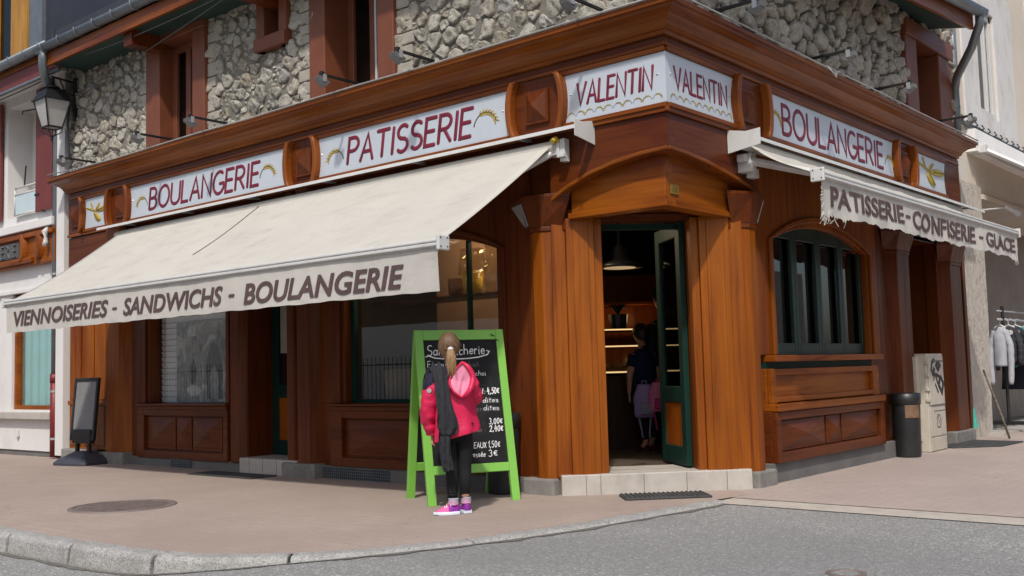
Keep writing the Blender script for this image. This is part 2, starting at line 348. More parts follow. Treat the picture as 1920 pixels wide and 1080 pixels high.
def A_(cx, cy, rx, ry, a0, a1, n=10):
    return [(cx + rx * math.cos(R(a0 + (a1 - a0) * i / n)), cy + ry * math.sin(R(a0 + (a1 - a0) * i / n))) for i in range(n + 1)]
GL = {  # stroke letters: width, strokes
 'A': (.62, [[(0, 0), (.31, 1), (.62, 0)], [(.11, .34), (.51, .34)]]),
 'B': (.52, [[(0, 0), (0, 1), (.22, 1)] + A_(.22, .76, .24, .24, 90, -90) + [(0, .52)], [(.22, .52)] + A_(.25, .26, .27, .26, 90, -90) + [(0, 0)]]),
 'C': (.6, [A_(.36, .5, .36, .5, 50, 310, 14)]),
 'E': (.46, [[(.46, 1), (0, 1), (0, 0), (.46, 0)], [(0, .52), (.4, .52)]]),
 'F': (.46, [[(.46, 1), (0, 1), (0, 0)], [(0, .5), (.38, .5)]]),
 'G': (.64, [A_(.36, .5, .36, .5, 55, 340, 16) + [(.66, .45), (.40, .45)]]),
 'H': (.56, [[(0, 0), (0, 1)], [(.56, 0), (.56, 1)], [(0, .5), (.56, .5)]]),
 'I': (.08, [[(.04, 0), (.04, 1)]]),
 'L': (.44, [[(0, 1), (0, 0), (.44, 0)]]),
 'N': (.58, [[(0, 0), (0, 1), (.58, 0), (.58, 1)]]),
 'O': (.74, [A_(.37, .5, .37, .5, 90, 450, 22)]),
 'P': (.5, [[(0, 0), (0, 1), (.24, 1)] + A_(.24, .74, .26, .26, 90, -90) + [(0, .48)]]),
 'R': (.54, [[(0, 0), (0, 1), (.24, 1)] + A_(.24, .74, .26, .26, 90, -90) + [(0, .48)], [(.22, .48), (.54, 0)]]),
 'S': (.5, [A_(.26, .75, .24, .25, 40, 270, 10) + A_(.26, .25, .25, .25, 90, -140, 10)]),
 'T': (.6, [[(0, 1), (.6, 1)], [(.3, 1), (.3, 0)]]),
 'U': (.6, [[(0, 1), (0, .3)] + A_(.3, .3, .3, .3, 180, 360) + [(.6, 1)]]),
 'V': (.62, [[(0, 1), (.31, 0), (.62, 1)]]),
 'X': (.5, [[(0, 0), (.5, 1)], [(0, 1), (.5, 0)]]),
 'a': (.42, [A_(.2, .25, .2, .25, 60, 420, 12), [(.4, .5), (.4, .1), (.46, 0)]]),
 'b': (.42, [[(0, 1), (0, .05)] + A_(.2, .25, .2, .25, 200, 520, 12)]),
 'c': (.36, [A_(.2, .25, .2, .25, 50, 320, 10)]),
 'd': (.44, [A_(.2, .25, .2, .25, 60, 420, 12), [(.42, 1), (.42, .08), (.46, 0)]]),
 'e': (.38, [[(.02, .25), (.38, .28)] + A_(.2, .25, .19, .25, 10, 320, 12)]),
 'f': (.3, [[(.3, .92), (.18, 1), (.12, .85), (.12, 0)], [(0, .52), (.26, .54)]]), 'q': (.42, [A_(.2, .25, .2, .25, 60, 420, 12), [(.4, .5), (.4, -.4)]]),
 'h': (.4, [[(0, 1), (0, 0)], [(0, .3)] + A_(.2, .32, .19, .18, 160, 0, 8) + [(.4, 0)]]),
 'i': (.08, [[(.04, .5), (.04, .05), (.12, 0)], [(.05, .68), (.06, .71)]]),
 'l': (.1, [[(.1, 1), (.02, .9), (.02, .1), (.12, 0)]]),
 'm': (.6, [[(0, .5), (0, 0)], [(0, .3)] + A_(.15, .32, .14, .18, 160, 0, 6) + [(.3, 0)], [(.3, .3)] + A_(.45, .32, .14, .18, 160, 0, 6) + [(.6, 0)]]),
 'n': (.38, [[(0, .5), (0, 0)], [(0, .3)] + A_(.19, .32, .18, .18, 160, 0, 8) + [(.38, 0)]]),
 'o': (.4, [A_(.2, .25, .2, .25, 90, 450, 14)]),
 'p': (.42, [[(0, .5), (0, -.4)], A_(.2, .25, .2, .25, 180, -170, 12)]),
 'r': (.28, [[(0, .5), (0, 0)], [(0, .3)] + A_(.16, .32, .15, .18, 160, 50, 6)]),
 's': (.3, [A_(.15, .37, .14, .12, 40, 260, 7) + A_(.15, .13, .15, .13, 80, -140, 7)]),
 't': (.3, [[(.14, .85), (.12, .1), (.24, 0)], [(0, .55), (.3, .57)]]),
 'u': (.4, [[(0, .5), (0, .2)] + A_(.19, .2, .19, .2, 180, 350, 8) + [(.39, .5), (.39, .05), (.44, 0)]]),
 'w': (.56, [[(0, .5), (.12, 0), (.28, .4), (.42, 0), (.56, .5)]]),
 'x': (.38, [[(0, 0), (.38, .5)], [(0, .5), (.38, 0)]]),
 'z': (.36, [[(0, .5), (.36, .5), (0, 0), (.36, 0)]]),
 '0': (.44, [A_(.22, .45, .21, .44, 90, 450, 16)]),
 '1': (.26, [[(0, .6), (.22, .95), (.2, 0)]]),
 '2': (.44, [A_(.2, .68, .2, .24, 170, -30, 8) + [(0, 0), (.44, .03)]]),
 '3': (.42, [A_(.18, .7, .19, .22, 140, -80, 8) + A_(.18, .24, .22, .25, 85, -140, 9)]),
 '4': (.44, [[(.14, .95), (0, .35), (.44, .38)], [(.32, .7), (.3, -.05)]]),
 '5': (.44, [[(.42, .92), (.08, .9), (.04, .52)] + A_(.18, .28, .23, .28, 110, -140, 9)]),
 '€': (.46, [A_(.3, .42, .24, .34, 50, 310, 10), [(0, .5), (.36, .5)], [(0, .34), (.34, .34)]]),
 ',': (.12, [[(.08, .08), (.0, -.14)]]), ':': (.1, [[(.04, .1), (.06, .13)], [(.04, .42), (.06, .45)]]),
 '-': (.3, [[(0, .3), (.28, .32)]]), ' ': (.3, []), "'": (.1, [[(.06, 1), (.02, .8)]]),
}
GL['f'] = GL['f']
GL['é'] = (.38, GL['e'][1] + [[(.16, .62), (.3, .78)]])
def stroke_text(mb, s, u0, u1, z0, h, d, r, shear=0.0, gap=0.17, flat=0.35, m=0, fr2=None, jit=0.0, slope=0.0, rnd=None):
    wtot = sum(GL[c][0] for c in s) + gap * (len(s) - 1); k = (u1 - u0 - shear * h) / wtot; x = 0
    for c in s:
        w, st = GL[c]; jz = (rnd.uniform(-jit, jit) if rnd else 0); js = (rnd.uniform(-jit, jit) * 2 if rnd else 0)
        for pl in st:
            pts = [(u0 + (x + px) * k + (shear + js) * pz * h, z0 + pz * h + jz * h + slope * (x + px) * k) for px, pz in pl]
            P = []
            for i, p in enumerate(pts):
                if i and (abs(p[0] - pts[i - 1][0]) + abs(p[1] - pts[i - 1][1])) < 1e-4: continue
                P.append(p)
            if len(P) < 2: continue
            e0 = Vector(P[0]) - Vector(P[1]); e1 = Vector(P[-1]) - Vector(P[-2])
            e0.normalize(); e1.normalize()
            Q = [(P[0][0] + e0.x * r * .6, P[0][1] + e0.y * r * .6)] + P + [(P[-1][0] + e1.x * r * .6, P[-1][1] + e1.y * r * .6)]
            rs = [r * .55] + [r] * len(P) + [r * .55]
            ribbon(mb, Q, rs, d, flat, m)
        x += w + gap
def ribbon(mb, Q, rs, d, flat, m=0):                  # rounded raised stroke in the (u, z) plane of the frame
    rings = []
    for i, p in enumerate(Q):
        a = Vector(Q[max(i - 1, 0)]); b = Vector(Q[min(i + 1, len(Q) - 1)]); t = (b - a)
        if 0 < i < len(Q) - 1:
            t1 = (Vector(p) - a).normalized(); t2 = (b - Vector(p)).normalized(); t = t1 + t2
            if t.length < 0.2: t = t1
            t.normalize(); kk = 1 / max(0.45, t.dot(t1))
        else: t.normalize(); kk = 1
        nrm = Vector((-t.y, t.x)); r = rs[i] * min(kk, 1.6)
        rings.append([(p[0] + nrm.x * r * c, d + rs[i] * flat * s_, p[1] + nrm.y * r * c) for c, s_ in ((1, 0), (.8, .7), (.3, 1), (-.3, 1), (-.8, .7), (-1, 0), (0, -.3))])
    mb.loft(rings, True, m)
def wheat(mb, cu, cz, r, d, mir=1, a0=20, a1=165, grains=8):
    pts = [(cu + mir * r * math.cos(R(a)), cz + r * 1.05 * math.sin(R(a))) for a in np.linspace(a0, a1, 12)]
    ribbon(mb, pts, [r * .045] * 12, d, 0.5, 1)
    for i in range(grains):
        a = R(a0 + 6 + (a1 - a0) * 0.72 * i / grains)
        for s in (-1, 1):
            c0 = Vector((cu + mir * r * math.cos(a), cz + r * 1.05 * math.sin(a)))
            dirv = Vector((-mir * math.sin(a), math.cos(a))) * -1 + s * 0.75 * Vector((mir * math.cos(a), math.sin(a)))
            dirv.normalize(); c0 = c0 + dirv * r * .04; c1 = c0 + dirv * r * 0.30
            ribbon(mb, [tuple(c0), tuple((c0 + c1) / 2), tuple(c1)], [r * .03, r * .06, r * .02], d + .001, 0.4, 0)

# ================================================================== GROUND
def road_z(x, y):
    t = min(1, max(0, (x + 2.0) / 1.7)); t = t * t * (3 - 2 * t)
    return -0.125 + 0.115 * t
xs = [-90, -50, -25, -14, -8, -5, -3] + [-2.2 + 0.2 * i for i in range(14)] + [1, 2, 4, 8, 16, 40, 90]
ys = [-90, -50, -25, -12, -8, -6, -4.5, -3.7, -3.3, -2.8, -2, -1, 0, 1, 3, 10, 30, 90]
g = MB(); nx = len(xs)
g.add([(x, y, road_z(x, y)) for y in ys for x in xs], [(j * nx + i, j * nx + i + 1, (j + 1) * nx + i + 1, (j + 1) * nx + i) for j in range(len(ys) - 1) for i in range(nx - 1)])
struct(g.build("road", ASPH, None, smooth=True))
KC = [(-60, -3.47), (-30, -3.47), (-6, -3.47), (-4, -3.47), (-3, -3.46), (-2.4, -3.45), (-1.9, -3.43), (-1.5, -3.37), (-1.15, -3.25), (-0.86, -3.05), (-0.62, -2.80), (-0.42, -2.45), (-0.24, -2.0), (-0.10, -1.5), (-0.02, -1.05), (0.05, -0.5), (0.10, -0.05), (0.14, 0.33)]
def resample(P, step):
    out = [Vector(P[0])]; acc = 0
    for a, b in zip(P, P[1:]):
        a = Vector(a); b = Vector(b); L = (b - a).length; s = step - acc
        while s <= L: out.append(a + (b - a) * s / L); s += step
        acc = (acc + L) % step if L + acc >= step else acc + L
    out.append(Vector(P[-1])); return out
def smoothc(P, it=2):
    for _ in range(it):
        Q = [P[0]]
        for a, b in zip(P, P[1:]): Q += [tuple(.75 * np.array(a) + .25 * np.array(b)), tuple(.25 * np.array(a) + .75 * np.array(b))]
        P = Q + [P[-1]]
    return P
KS = smoothc(KC)
def off_curve(P, o):
    out = []
    for i, p in enumerate(P):
        a = Vector(P[max(i - 1, 0)]); b = Vector(P[min(i + 1, len(P) - 1)]); t = (b - a).normalized()
        out.append((p[0] - t.y * o, p[1] + t.x * o))
    return out
inner = off_curve(KS, 0.075)
pv = MB(); pv.add([(x, y, 0) for x, y in inner] + [(0.14, 0.8, 0), (-0.3, 1.2, 0), (-1, 1.4, 0), (-60, 1.4, 0)], [list(range(len(inner) + 4))])
struct(pv.build("pavement", PAVE))
sp = MB(); sp.add([(-0.5, 0.58, -0.001), (8, 0.40, -0.001), (60, 0.2, -0.001), (60, 70, -0.001), (-0.6, 70, -0.001)], [(0, 1, 2, 3, 4)])
struct(sp.build("street_paving", PAVE2))
sp = MB(); sp.add([(0.12, 0.24, -0.004), (8, 0.10, -0.004), (60, -0.1, -0.004), (60, 0.2, -0.004), (8, 0.40, -0.004), (0.12, 0.56, -0.004)], [(0, 1, 2, 3, 4, 5)])
struct(sp.build("street_paving_edge", STRIP))
rnd = random.Random(5)
kb = MB(); seq = resample(KS, 0.05); i0 = 0
while i0 < len(seq) - 2:
    L = 17 if seq[i0].x < -0.9 else 22
    i1 = min(i0 + L, len(seq) - 1)
    if seq[i0].x > -16:
        idx = [i0] + list(range(i0 + 1, i1, 3)) + [i1]
        rings = []
        for k, j in enumerate(idx):
            p = seq[j]; t = (seq[min(j + 1, len(seq) - 1)] - seq[max(j - 1, 0)]).normalized(); n = Vector((-t.y, t.x))
            if k == 0: p = p + t * (0.02 if p.x < -.9 else .008)
            if k == len(idx) - 1: p = p - t * (0.014 if p.x < -.9 else .006)
            jz = rnd.uniform(-.004, .004); jo = rnd.uniform(-.004, .004); b = -0.2
            rise = 0.007
            sec = [(.072, b), (.072, rise), (.03, rise + .002), (-.045 + jo, rise), (-.072 + jo, rise - .022), (-.085 + jo, -.11), (-.088, b)]
            rings.append([tuple(p + n * o) + (z + jz,) for o, z in sec])
        kb.loft(rings)
    i0 = i1
struct(kb.build("kerb", KERB, None, bevel=0.018, seg=3))

gm = MB(); rgk = random.Random(9); gq = off_curve(KS, -0.088); gp_ = []
for i, (x, y) in enumerate(gq):
    if x < -14: continue
    o = off_curve(KS, -0.10 - rgk.uniform(.01, .07))[i]; gp_.append(((x, y), o))
for (a, b), (c, d) in zip(gp_, gp_[1:]):
    gm.add([(*p, road_z(*p) + .004) for p in (a, b, d, c)], [(0, 1, 2, 3)])
struct(gm.build("gutter_grit", paint("dark_grit", (0.13, 0.12, 0.105), 0.95, 0.4, 30, 0.6, 60)))

# ================================================================== BAKERY BUILDING
B = thing("bakery_building", "corner bakery with varnished wooden shopfront and cobbled stone upper storey", "building", (0, 0, 0))
# --- stone upper storey
WL = -0.04
holesL = [(-7.49, -6.21, 3.0, 5.39), (-5.20, -4.67, 4.60, 6.2), (-4.28, -3.0, 3.0, 6.6)]
holesR = [(5.29, 6.94, 3.0, 5.06)]
def wall_with_holes(mb, u0, u1, z0, z1, holes, d0, d1):
    us = sorted({u0, u1} | {h[0] for h in holes} | {h[1] for h in holes}); zs = sorted({z0, z1} | {min(max(h[2], z0), z1) for h in holes} | {min(max(h[3], z0), z1) for h in holes})
    for a, b in zip(us, us[1:]):
        for c, e in zip(zs, zs[1:]):
            mu, mz = (a + b) / 2, (c + e) / 2
            if any(h[0] < mu < h[1] and h[2] < mz < h[3] for h in holes): continue
            mb.box(a, b, d0, d1, c, e)
wm = MB(FL); wall_with_holes(wm, -9.62, -0.05, 3.62, 5.58, [h[:3] + (min(h[3], 5.58),) for h in holesL], WL - 0.45, WL)
stw = wm.build("stone_wall", MORTAR, B)
wm = MB(FR); wall_with_holes(wm, 0.05, 7.15, 3.62, 6.6, holesR, WL - 0.45, WL); stw2 = wm.build("stone_wall", paint("eave_shade_mortar", (0.105, 0.096, 0.080), 0.95, 0.2, 4, 0.6, 50), B)  # side wall mortar coloured darker to stand in for the eave shade
def stones(fr, u0, u1, z0, z1, holes, seed, rmin, rmax, n, rel=1.0):
    rg = random.Random(seed); S = []
    for k in range(n):
        f = k / n; r = rmax - (rmax - rmin) * min(1, f * 1.6); r *= rg.uniform(.8, 1.1)
        u, z = rg.uniform(u0, u1), rg.uniform(z0, z1)
        if any(h[0] - r * .6 < u < h[1] + r * .6 and h[2] - r * .6 < z < h[3] + r * .6 for h in holes): continue
        ok = True
        for (a, b, c) in S:
            if ((u - a) / 1.4) ** 2 + (z - b) ** 2 < ((r + c) * .84) ** 2: ok = False; break
        if ok: S.append((u, z, r))
    A = np.array(S); mb = MB(fr)
    for i, (u, z, r) in enumerate(S):
        du = A[:, 0] - u; dz = A[:, 1] - z; dist = np.hypot(du, dz); nb = np.where((dist < r * 1.5 + A[:, 2] * 1.5) & (dist > 1e-6))[0]
        m = 18; out = []; gp = rg.uniform(.003, .012); shr = rg.uniform(.84, 1.0); ph = rg.uniform(0, 6); asp = rg.uniform(1.0, 2.0); ang = rg.uniform(-.45, .45)
        for k in range(m):
            th = 2 * math.pi * k / m
            ca, sa = math.cos(th - ang), math.sin(th - ang)
            R0 = r * 1.45 / math.sqrt((ca / asp) ** 2 + (sa * 1.15) ** 2)
            for j in nb:
                c = (du[j] * math.cos(th) + dz[j] * math.sin(th)) / dist[j]
                if c > 0.05: R0 = min(R0, (dist[j] * (r / (r + A[j, 2]))) / c - gp)
            for h in holes:
                pass
            out.append(max(r * .40, R0 * shr))
        out = [(out[k - 1] + 8 * out[k] + out[(k + 1) % m]) / 10 * (1 + .36 * noise.noise((u * 9 + math.cos(2 * math.pi * k / m) * 1.7, z * 9 + math.sin(2 * math.pi * k / m) * 1.7, ph)) + .12 * noise.noise((math.cos(2 * math.pi * k / m) * 4, math.sin(2 * math.pi * k / m) * 4, ph + 9))) for k in range(m)]
        h = rg.uniform(.014, .032) * min(1.25, r / .06) * rel; tu, tz = rg.uniform(-.3, .3), rg.uniform(-.25, .35); rings = []
        for sc, hh in ((1.0, -.3), (.985, .45), (.94, .82), (.84, .95), (.62, .98), (.36, 1.0), (.12, 1.0)):
            ring = []
            for k in range(m):
                th = 2 * math.pi * k / m; rr = out[k] * sc; a, b = u + rr * math.cos(th), z + rr * math.sin(th)
                e = h * hh + (rr * math.cos(th) * tu + rr * math.sin(th) * tz) * max(0, hh)
                e += (.020 * noise.noise((a * 20, b * 20, ph)) + .012 * noise.noise((a * 47, b * 47, ph))) * (1 if hh > 0 else 0)
                a = min(max(a, u0 - .02), u1 + .02)
                ring.append((a, WL + max(e, -.01) if hh > 0 else WL - .012, b))
            rings.append(ring)
        mb.loft(rings)
    return mb
stones(FL, -9.58, -0.10, 3.86, 5.5, holesL, 3, .022, .098, 9000).build("stonework", STONE, stw, smooth=True)
stones(FR, 0.10, 7.10, 3.86, 5.6, holesR, 8, .028, .105, 6000, 2.1).build("stonework", STONE, stw2, smooth=True)
rq = random.Random(2)
for (u, s) in ((-6.21, 1), (-3.0, 1), (-4.28, -1), (-7.49, -1)):
    qb = MB(FL); z = 3.86
    while z < 5.45:
        hgt = rq.uniform(.10, .17); w = rq.uniform(.10, .24)
        if not (u == -7.49) or z < 5: qb.box(min(u, u + s * w), max(u, u + s * w), WL - .01, WL + rq.uniform(.022, .035), z, z + hgt - .012)
        z += hgt
    qb.build("quoin", QUOIN, stw, bevel=0.01)
# --- upper windows
def upper_window(fr, u0, u1, i0, i1, z0, zi, z1, dep, mats, pane=True, sill=None):
    w = MB(fr)
    w.box(u0, i0, WL - dep, .035, z0, zi); w.box(i1, u1, WL - dep, .035, z0, zi); w.box(u0 - .02, u1 + .02, WL - dep, .06, zi, z1)
    if sill: w.box(u0 - .01, u1 + .01, WL - dep, .07, sill[0], sill[1])
    o = w.build("window", mats, B, bevel=.012)
    if pane:
        f = MB(fr); a, b = i0, i1; t = .09; zz = z0 if not sill else sill[1]
        f.box(a, a + t, WL - dep + .02, WL - dep + .09, zz, zi); f.box(b - t, b, WL - dep + .02, WL - dep + .09, zz, zi); f.box(a + t, b - t, WL - dep + .02, WL - dep + .09, zi - t, zi); f.box((a + b) / 2 - .05, (a + b) / 2 + .05, WL - dep + .02, WL - dep + .10, zz, zi - t)
        f.build("window_frame", mats, o, bevel=.008)
        p = MB(fr); p.box(a + t * .8, b - t * .8, WL - dep + .045, WL - dep + .052, zz, zi - t * .8); p.build("pane", GLASSR, o)
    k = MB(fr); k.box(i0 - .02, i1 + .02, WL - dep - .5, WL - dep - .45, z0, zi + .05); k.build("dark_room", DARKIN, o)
    return o
upper_window(FL, -7.49, -6.21, -7.18, -6.46, 3.62, 5.15, 5.39, .20, RW)
upper_window(FL, -5.20, -4.67, -5.06, -4.80, 4.6, 5.45, 5.57, .34, RW, False, (4.60, 4.75))
o = upper_window(FL, -4.28, -3.0, -4.03, -3.23, 3.62, 5.4, 5.56, .33, RW)
k = MB(FL); k.box(-3.36, -3.30, WL - .22, WL - .19, 3.7, 5.3); k.box(-3.555, -3.53, WL - .22, WL - .19, 3.7, 5.3); k.build("blue_white_trim", METW, o)
upper_window(FR, 5.29, 6.94, 5.66, 6.45, 3.62, 4.85, 5.06, .40, RW)
# --- roof edge, gutters, downpipe
rf = MB(FL)
rf.add([(-9.15, .50, 5.44), (1.2, .50, 5.44), (1.2, -3.0, 7.3), (-9.15, -3.0, 7.3)], [(0, 1, 2, 3)])
roof = rf.build("roof", SLATE, B, solid=.05)
s_ = MB(FL); s_.box(-9.12, -.5, WL, .46, 5.24, 5.27); s_.build("soffit", SOFFIT, roof)
s_ = MB(FL); s_.box(-9.15, .3, .46, .50, 5.215, 5.38); s_.build("fascia_board", CX, roof)
for u in (-7.2, -4.9): 
    s_ = MB(FL); s_.box(u - .09, u + .09, WL, .44, 5.06, 5.24); s_.build("rafter", RX, roof)
gt = MB(FL); gt.loft([[(u, .54 + .066 * math.cos(R(a)), 5.46 + .066 * math.sin(R(a))) for a in range(170, 371, 20)] for u in (-9.32, .3)], False, closed=False)
gut = gt.build("gutter", ZINC, roof, smooth=True, solid=.006)
for i in range(20):
    gt = MB(FL); gt.tube([(-9.1 + i * .45, .54 + .072 * math.cos(R(a)), 5.46 + .072 * math.sin(R(a))) for a in range(160, 381, 20)], .009, 5); gt.build("gutter_bracket", ZINC, gut)
gt = MB(FL); gt.tube([(-9.15, .54, 5.44), (-9.15, .54, 5.30), (-9.3, .45, 5.12), (-9.6, .18, 4.98), (-9.72, .08, 4.86), (-9.74, .06, 4.6)], .048, 12); gt.build("gooseneck", ZINC, gut, smooth=True)
# side eave
rf = MB(FR)
def ez(u): return 4.83 + (u - 4.0) * .09
rr_ = [(2.0, WL), (6.25, WL), (6.25, .5), (2.0, .5)]
rf.add([(u, d, ez(u) if d > 0 else 5.14) for u, d in rr_] + [(u, d, ez(u) + .04 if d > 0 else 5.18) for u, d in rr_], [(0, 1, 2, 3), (4, 5, 6, 7), (0, 1, 5, 4), (2, 3, 7, 6), (1, 2, 6, 5)])
rf.build("soffit", SOFFIT, roof)
rf = MB(FR); rf.add([(2.0, .56, ez(2.0) + .17), (6.3, .56, ez(6.3) + .17), (7.15, -3.2, 7.4), (.5, -3.2, 7.4)], [(0, 1, 2, 3)]); rf.build("roof_slope", SLATE, roof, solid=.04)
rf = MB(FR); rf.add([(2.0, .50, ez(2) - .02), (6.28, .50, ez(6.28) - .02), (6.28, .50, ez(6.28) + .16), (2.0, .50, ez(2) + .16)], [(0, 1, 2, 3)]); rf.build("fascia_board", CY, roof, solid=.04)
gt = MB(FR); gt.loft([[(u, .59 + .075 * math.cos(R(a)), ez(u) + .20 + .075 * math.sin(R(a))) for a in range(170, 371, 20)] for u in (2.0, 6.42)], False, closed=False)
gt.add([(6.42, .59 + .075 * math.cos(R(a)), ez(6.42) + .20 + .075 * math.sin(R(a))) for a in range(170, 371, 20)], [list(range(11))])
gut2 = gt.build("gutter", ZINC, roof, smooth=True, solid=.006)
gt = MB(FR); gt.tube([(6.3, .59, 5.22), (6.32, .58, 5.08), (6.5, .42, 4.86), (6.85, .12, 4.62), (6.98, .05, 4.5), (7.0, .04, 4.3), (7.0, .04, 3.85)], .052, 12); gt.build("downpipe", ZINC, gut2, smooth=True)
gt = MB(FR); gt.tube([(7.22, -.02, 6.2), (7.22, -.02, 3.75)], .052, 12); gt.tube([(7.0, .04, 4.28), (7.0, .04, 4.25)], .060, 12); gt.build("downpipe", ZINC, gut2, smooth=True)
gt = MB(FR); 
for i in range(5): gt.tube([(7.02 - .02 * i, .0 + .012 * i, 5.0), (6.88 - .015 * i, -.01, 4.5), (6.93 - .01 * i, .0, 4.2), (6.94, .02, 3.85)], .010, 6)
gt.build("cable", BLACKP, gut2, smooth=True)
gt = MB(FL)
def wire(mb, a, b, sag, r=.006, n=12):
    a, b = Vector(a), Vector(b)
    mb.tube([tuple(a + (b - a) * i / n - Vector((0, 0, sag * 4 * (i / n) * (1 - i / n)))) for i in range(n + 1)], r, 5)
wire(gt, (-9.3, .02, 4.95), (-4.9, .40, 5.2), .03); wire(gt, (-9.3, .03, 4.93), (-8.0, .03, 5.28), .12); wire(gt, (-8.3, .40, 5.2), (-5, .42, 5.19), .04)
gt.tube([(-9.45, .02, 5.1), (-9.5, .03, 4.6), (-9.48, .03, 4.1), (-9.42, .02, 3.95)], .018, 6)
gt.build("wall_cable", GREYP, B, smooth=True)
mb = MB(FL); mb.box(-9.64, -9.5, -.02, .07, 4.52, 4.80); mb.build("junction_box", METW, B, bevel=.012)
# --- cornice (mitred round the corner)
prof = [(-.03, 3.60), (.03, 3.60), (.034, 3.628), (.055, 3.636), (.068, 3.664), (.095, 3.692), (.14, 3.717), (.195, 3.732), (.215, 3.736), (.218, 3.760), (.24, 3.764), (.243, 3.792), (.232, 3.805), (-.10, 3.90), (-.03, 3.70)]
ends = -9.52, 7.02
CABG = paint("grey_cable_sleeve", (.30, .29, .28), .6, .2, 10)
def cornice(side):
    c = MB(); rings = []
    for t in (0, 1):
        ring = []
        for d, z in prof:
            dd = max(d, 0)
            if side == 'L': p = (ends[0] - dd * .75, -d, z) if t == 0 else (d, -d, z)
            else: p = (d, ends[1] + dd * .6, z) if t == 1 else (d, -d, z)
            ring.append(p)
        rings.append(ring)
    c.loft(rings); return c
co = cornice('L').build("cornice", CX, B); co2 = cornice('R').build("cornice", CY, B)
c = MB(FL); c.tube([(-9.6, .262, 3.848)] + [(-9.6 + i * .9, .255, 3.81 + .006 * math.sin(i * 2.1)) for i in range(1, 11)] + [(.25, .255, 3.813)], .008, 6)
c.build("cable_run", CABG, co, smooth=True)
c = MB(FR); c.tube([(-.25, .255, 3.813)] + [(i * .8, .255, 3.81 + .006 * math.sin(i * 1.7)) for i in range(0, 9)] + [(7.1, .255, 3.81)], .008, 6)
for k in range(4): c.tube([(2.45 + .02 * k, .265, 3.81), (2.52, .29 + .01 * k, 3.76 - .02 * k), (2.66, .275, 3.79), (2.75 + .02 * k, .265, 3.82)], .005, 5)
c.build("cable_run", CABG, co2, smooth=True)
c = MB(FL); c.add([(-9.6, .20, 3.824), (0.2, .20, 3.824), (0.0, -.0, 3.892), (-9.6, -.0, 3.892)], [(0, 1, 2, 3)]); c.build("lead_flashing", SLATE, co, solid=.006)
c = MB(FR); c.add([(-.2, .20, 3.824), (7.05, .20, 3.824), (7.05, -.0, 3.892), (0, -.0, 3.892)], [(0, 1, 2, 3)]); c.build("lead_flashing", SLATE, co2, solid=.006)
# --- fascia
f = MB(FL); f.box(-9.52, -0.0, -.22, 0, 3.0, 3.62); fas = f.build("fascia", RX, B)
f = MB(FR); f.box(0.22, 7.06, -.22, 0, 3.0, 3.62); fas2 = f.build("fascia", RY, B)
for fr, m, par, us in ((FL, CX, fas, (-9.52, .03)), (FR, CY, fas2, (-.03, 7.06))):
    a, b = us
    s_ = MB(fr); s_.box(a, b, .001, .018, 3.515, 3.545); s_.box(a, b, .001, .022, 2.995, 3.035); s_.build("fascia_moulding", m, par, bevel=.006)
for u, za in ((-8.9, 3.55), (-6.1, 3.55), (-4.2, 3.55), (-2.6, 3.55), (-1.05, 3.55), (-4.40, 3.42), (-1.27, 3.42)):
    s_ = MB(FL); s_.box(u, u + .006, 0, .0015, za, 3.6); s_.build("panel_joint", BLACKM, fas)
def diamonds(fr, us, par, mat):
    for u0, u1 in us:
        w = (u1 - u0); c_ = (u0 + u1) / 2
        m = MB(fr); m.box(u0, u1, .0, .028, 3.12, 3.41); pyramid(m, u0 + .02, u1 - .02, 3.14, 3.39, .028, .095)
        m.build("diamond_boss", mat, par, bevel=.004)
diamonds(FL, ((-9.40, -9.16), (-8.24, -7.99), (-4.53, -4.28), (-1.39, -1.14)), fas, RZ)
diamonds(FR, ((1.17, 1.42), (4.93, 5.18)), fas2, RZ)
# scroll brackets either side of every sign
SCR = wood("scroll_wood", (0.20, 0.052, 0.009), (0.10, 0.022, 0.005), 2, 0.25)
def scroll(fr, u, s, par):     # s=+1: bulges towards +u
    m = MB(fr); pts = [(u + s * .075 * math.cos(R(a)) - s * .03, 3.265 + .245 * math.sin(R(a))) for a in range(-80, 81, 16)]
    rings = []
    for i, (a, z) in enumerate(pts):
        rings.append([(a - .03, .0, z), (a - .03, .075, z), (a - .018, .088, z), (a + .018, .088, z), (a + .03, .075, z), (a + .03, .0, z)])
    m.loft(rings); m.build("sign_scroll", SCR, par, smooth=False, bevel=.006)
for u, s in ((-9.09, 1), (-8.36, -1), (-7.93, 1), (-4.62, -1), (-4.21, 1), (-1.50, -1), (-1.01, 1)): scroll(FL, u, s, fas)
for u, s in ((1.10, -1), (1.60, 1), (4.80, -1), (5.30, 1)): scroll(FR, u, s, fas2)
# --- corner beams under the VALENTIN boards
def archboard(fr, u0, u1, pts, zt, d0, d1): 
    m = MB(fr); m.prism([(u0, zt)] + pts + [(u1, zt)], d0, d1); return m
aL = [(-1.16, 2.46), (-1.0, 2.545), (-.75, 2.635), (-.5, 2.69), (-.25, 2.72), (0.0, 2.73)]
aR = [(0.0, 2.73), (.25, 2.722), (.55, 2.695), (.85, 2.655), (1.12, 2.61), (1.38, 2.55)]
m = archboard(FL, -1.16, -0.004, aL[:-1] + [(-.004, 2.73)], 3.0, -.10, -.004); cb = m.build("corner_board", RX, B)
m = archboard(FR, 0.1, 1.38, [(.1, 2.727)] + aR[1:], 3.0, -.10, -.004); cb2 = m.build("corner_board", RY, B)
def strip_along(fr, pts, d0, d1, t):
    m = MB(fr); m.loft([[(u, d0, z - t), (u, d1, z - t), (u, d1, z), (u, d0, z)] for u, z in pts]); return m
strip_along(FL, aL, -.10, .022, .035).build("arch_moulding", CX, cb, bevel=.008); strip_along(FR, aR, -.10, .022, .035).build("arch_moulding", CY, cb2, bevel=.008)
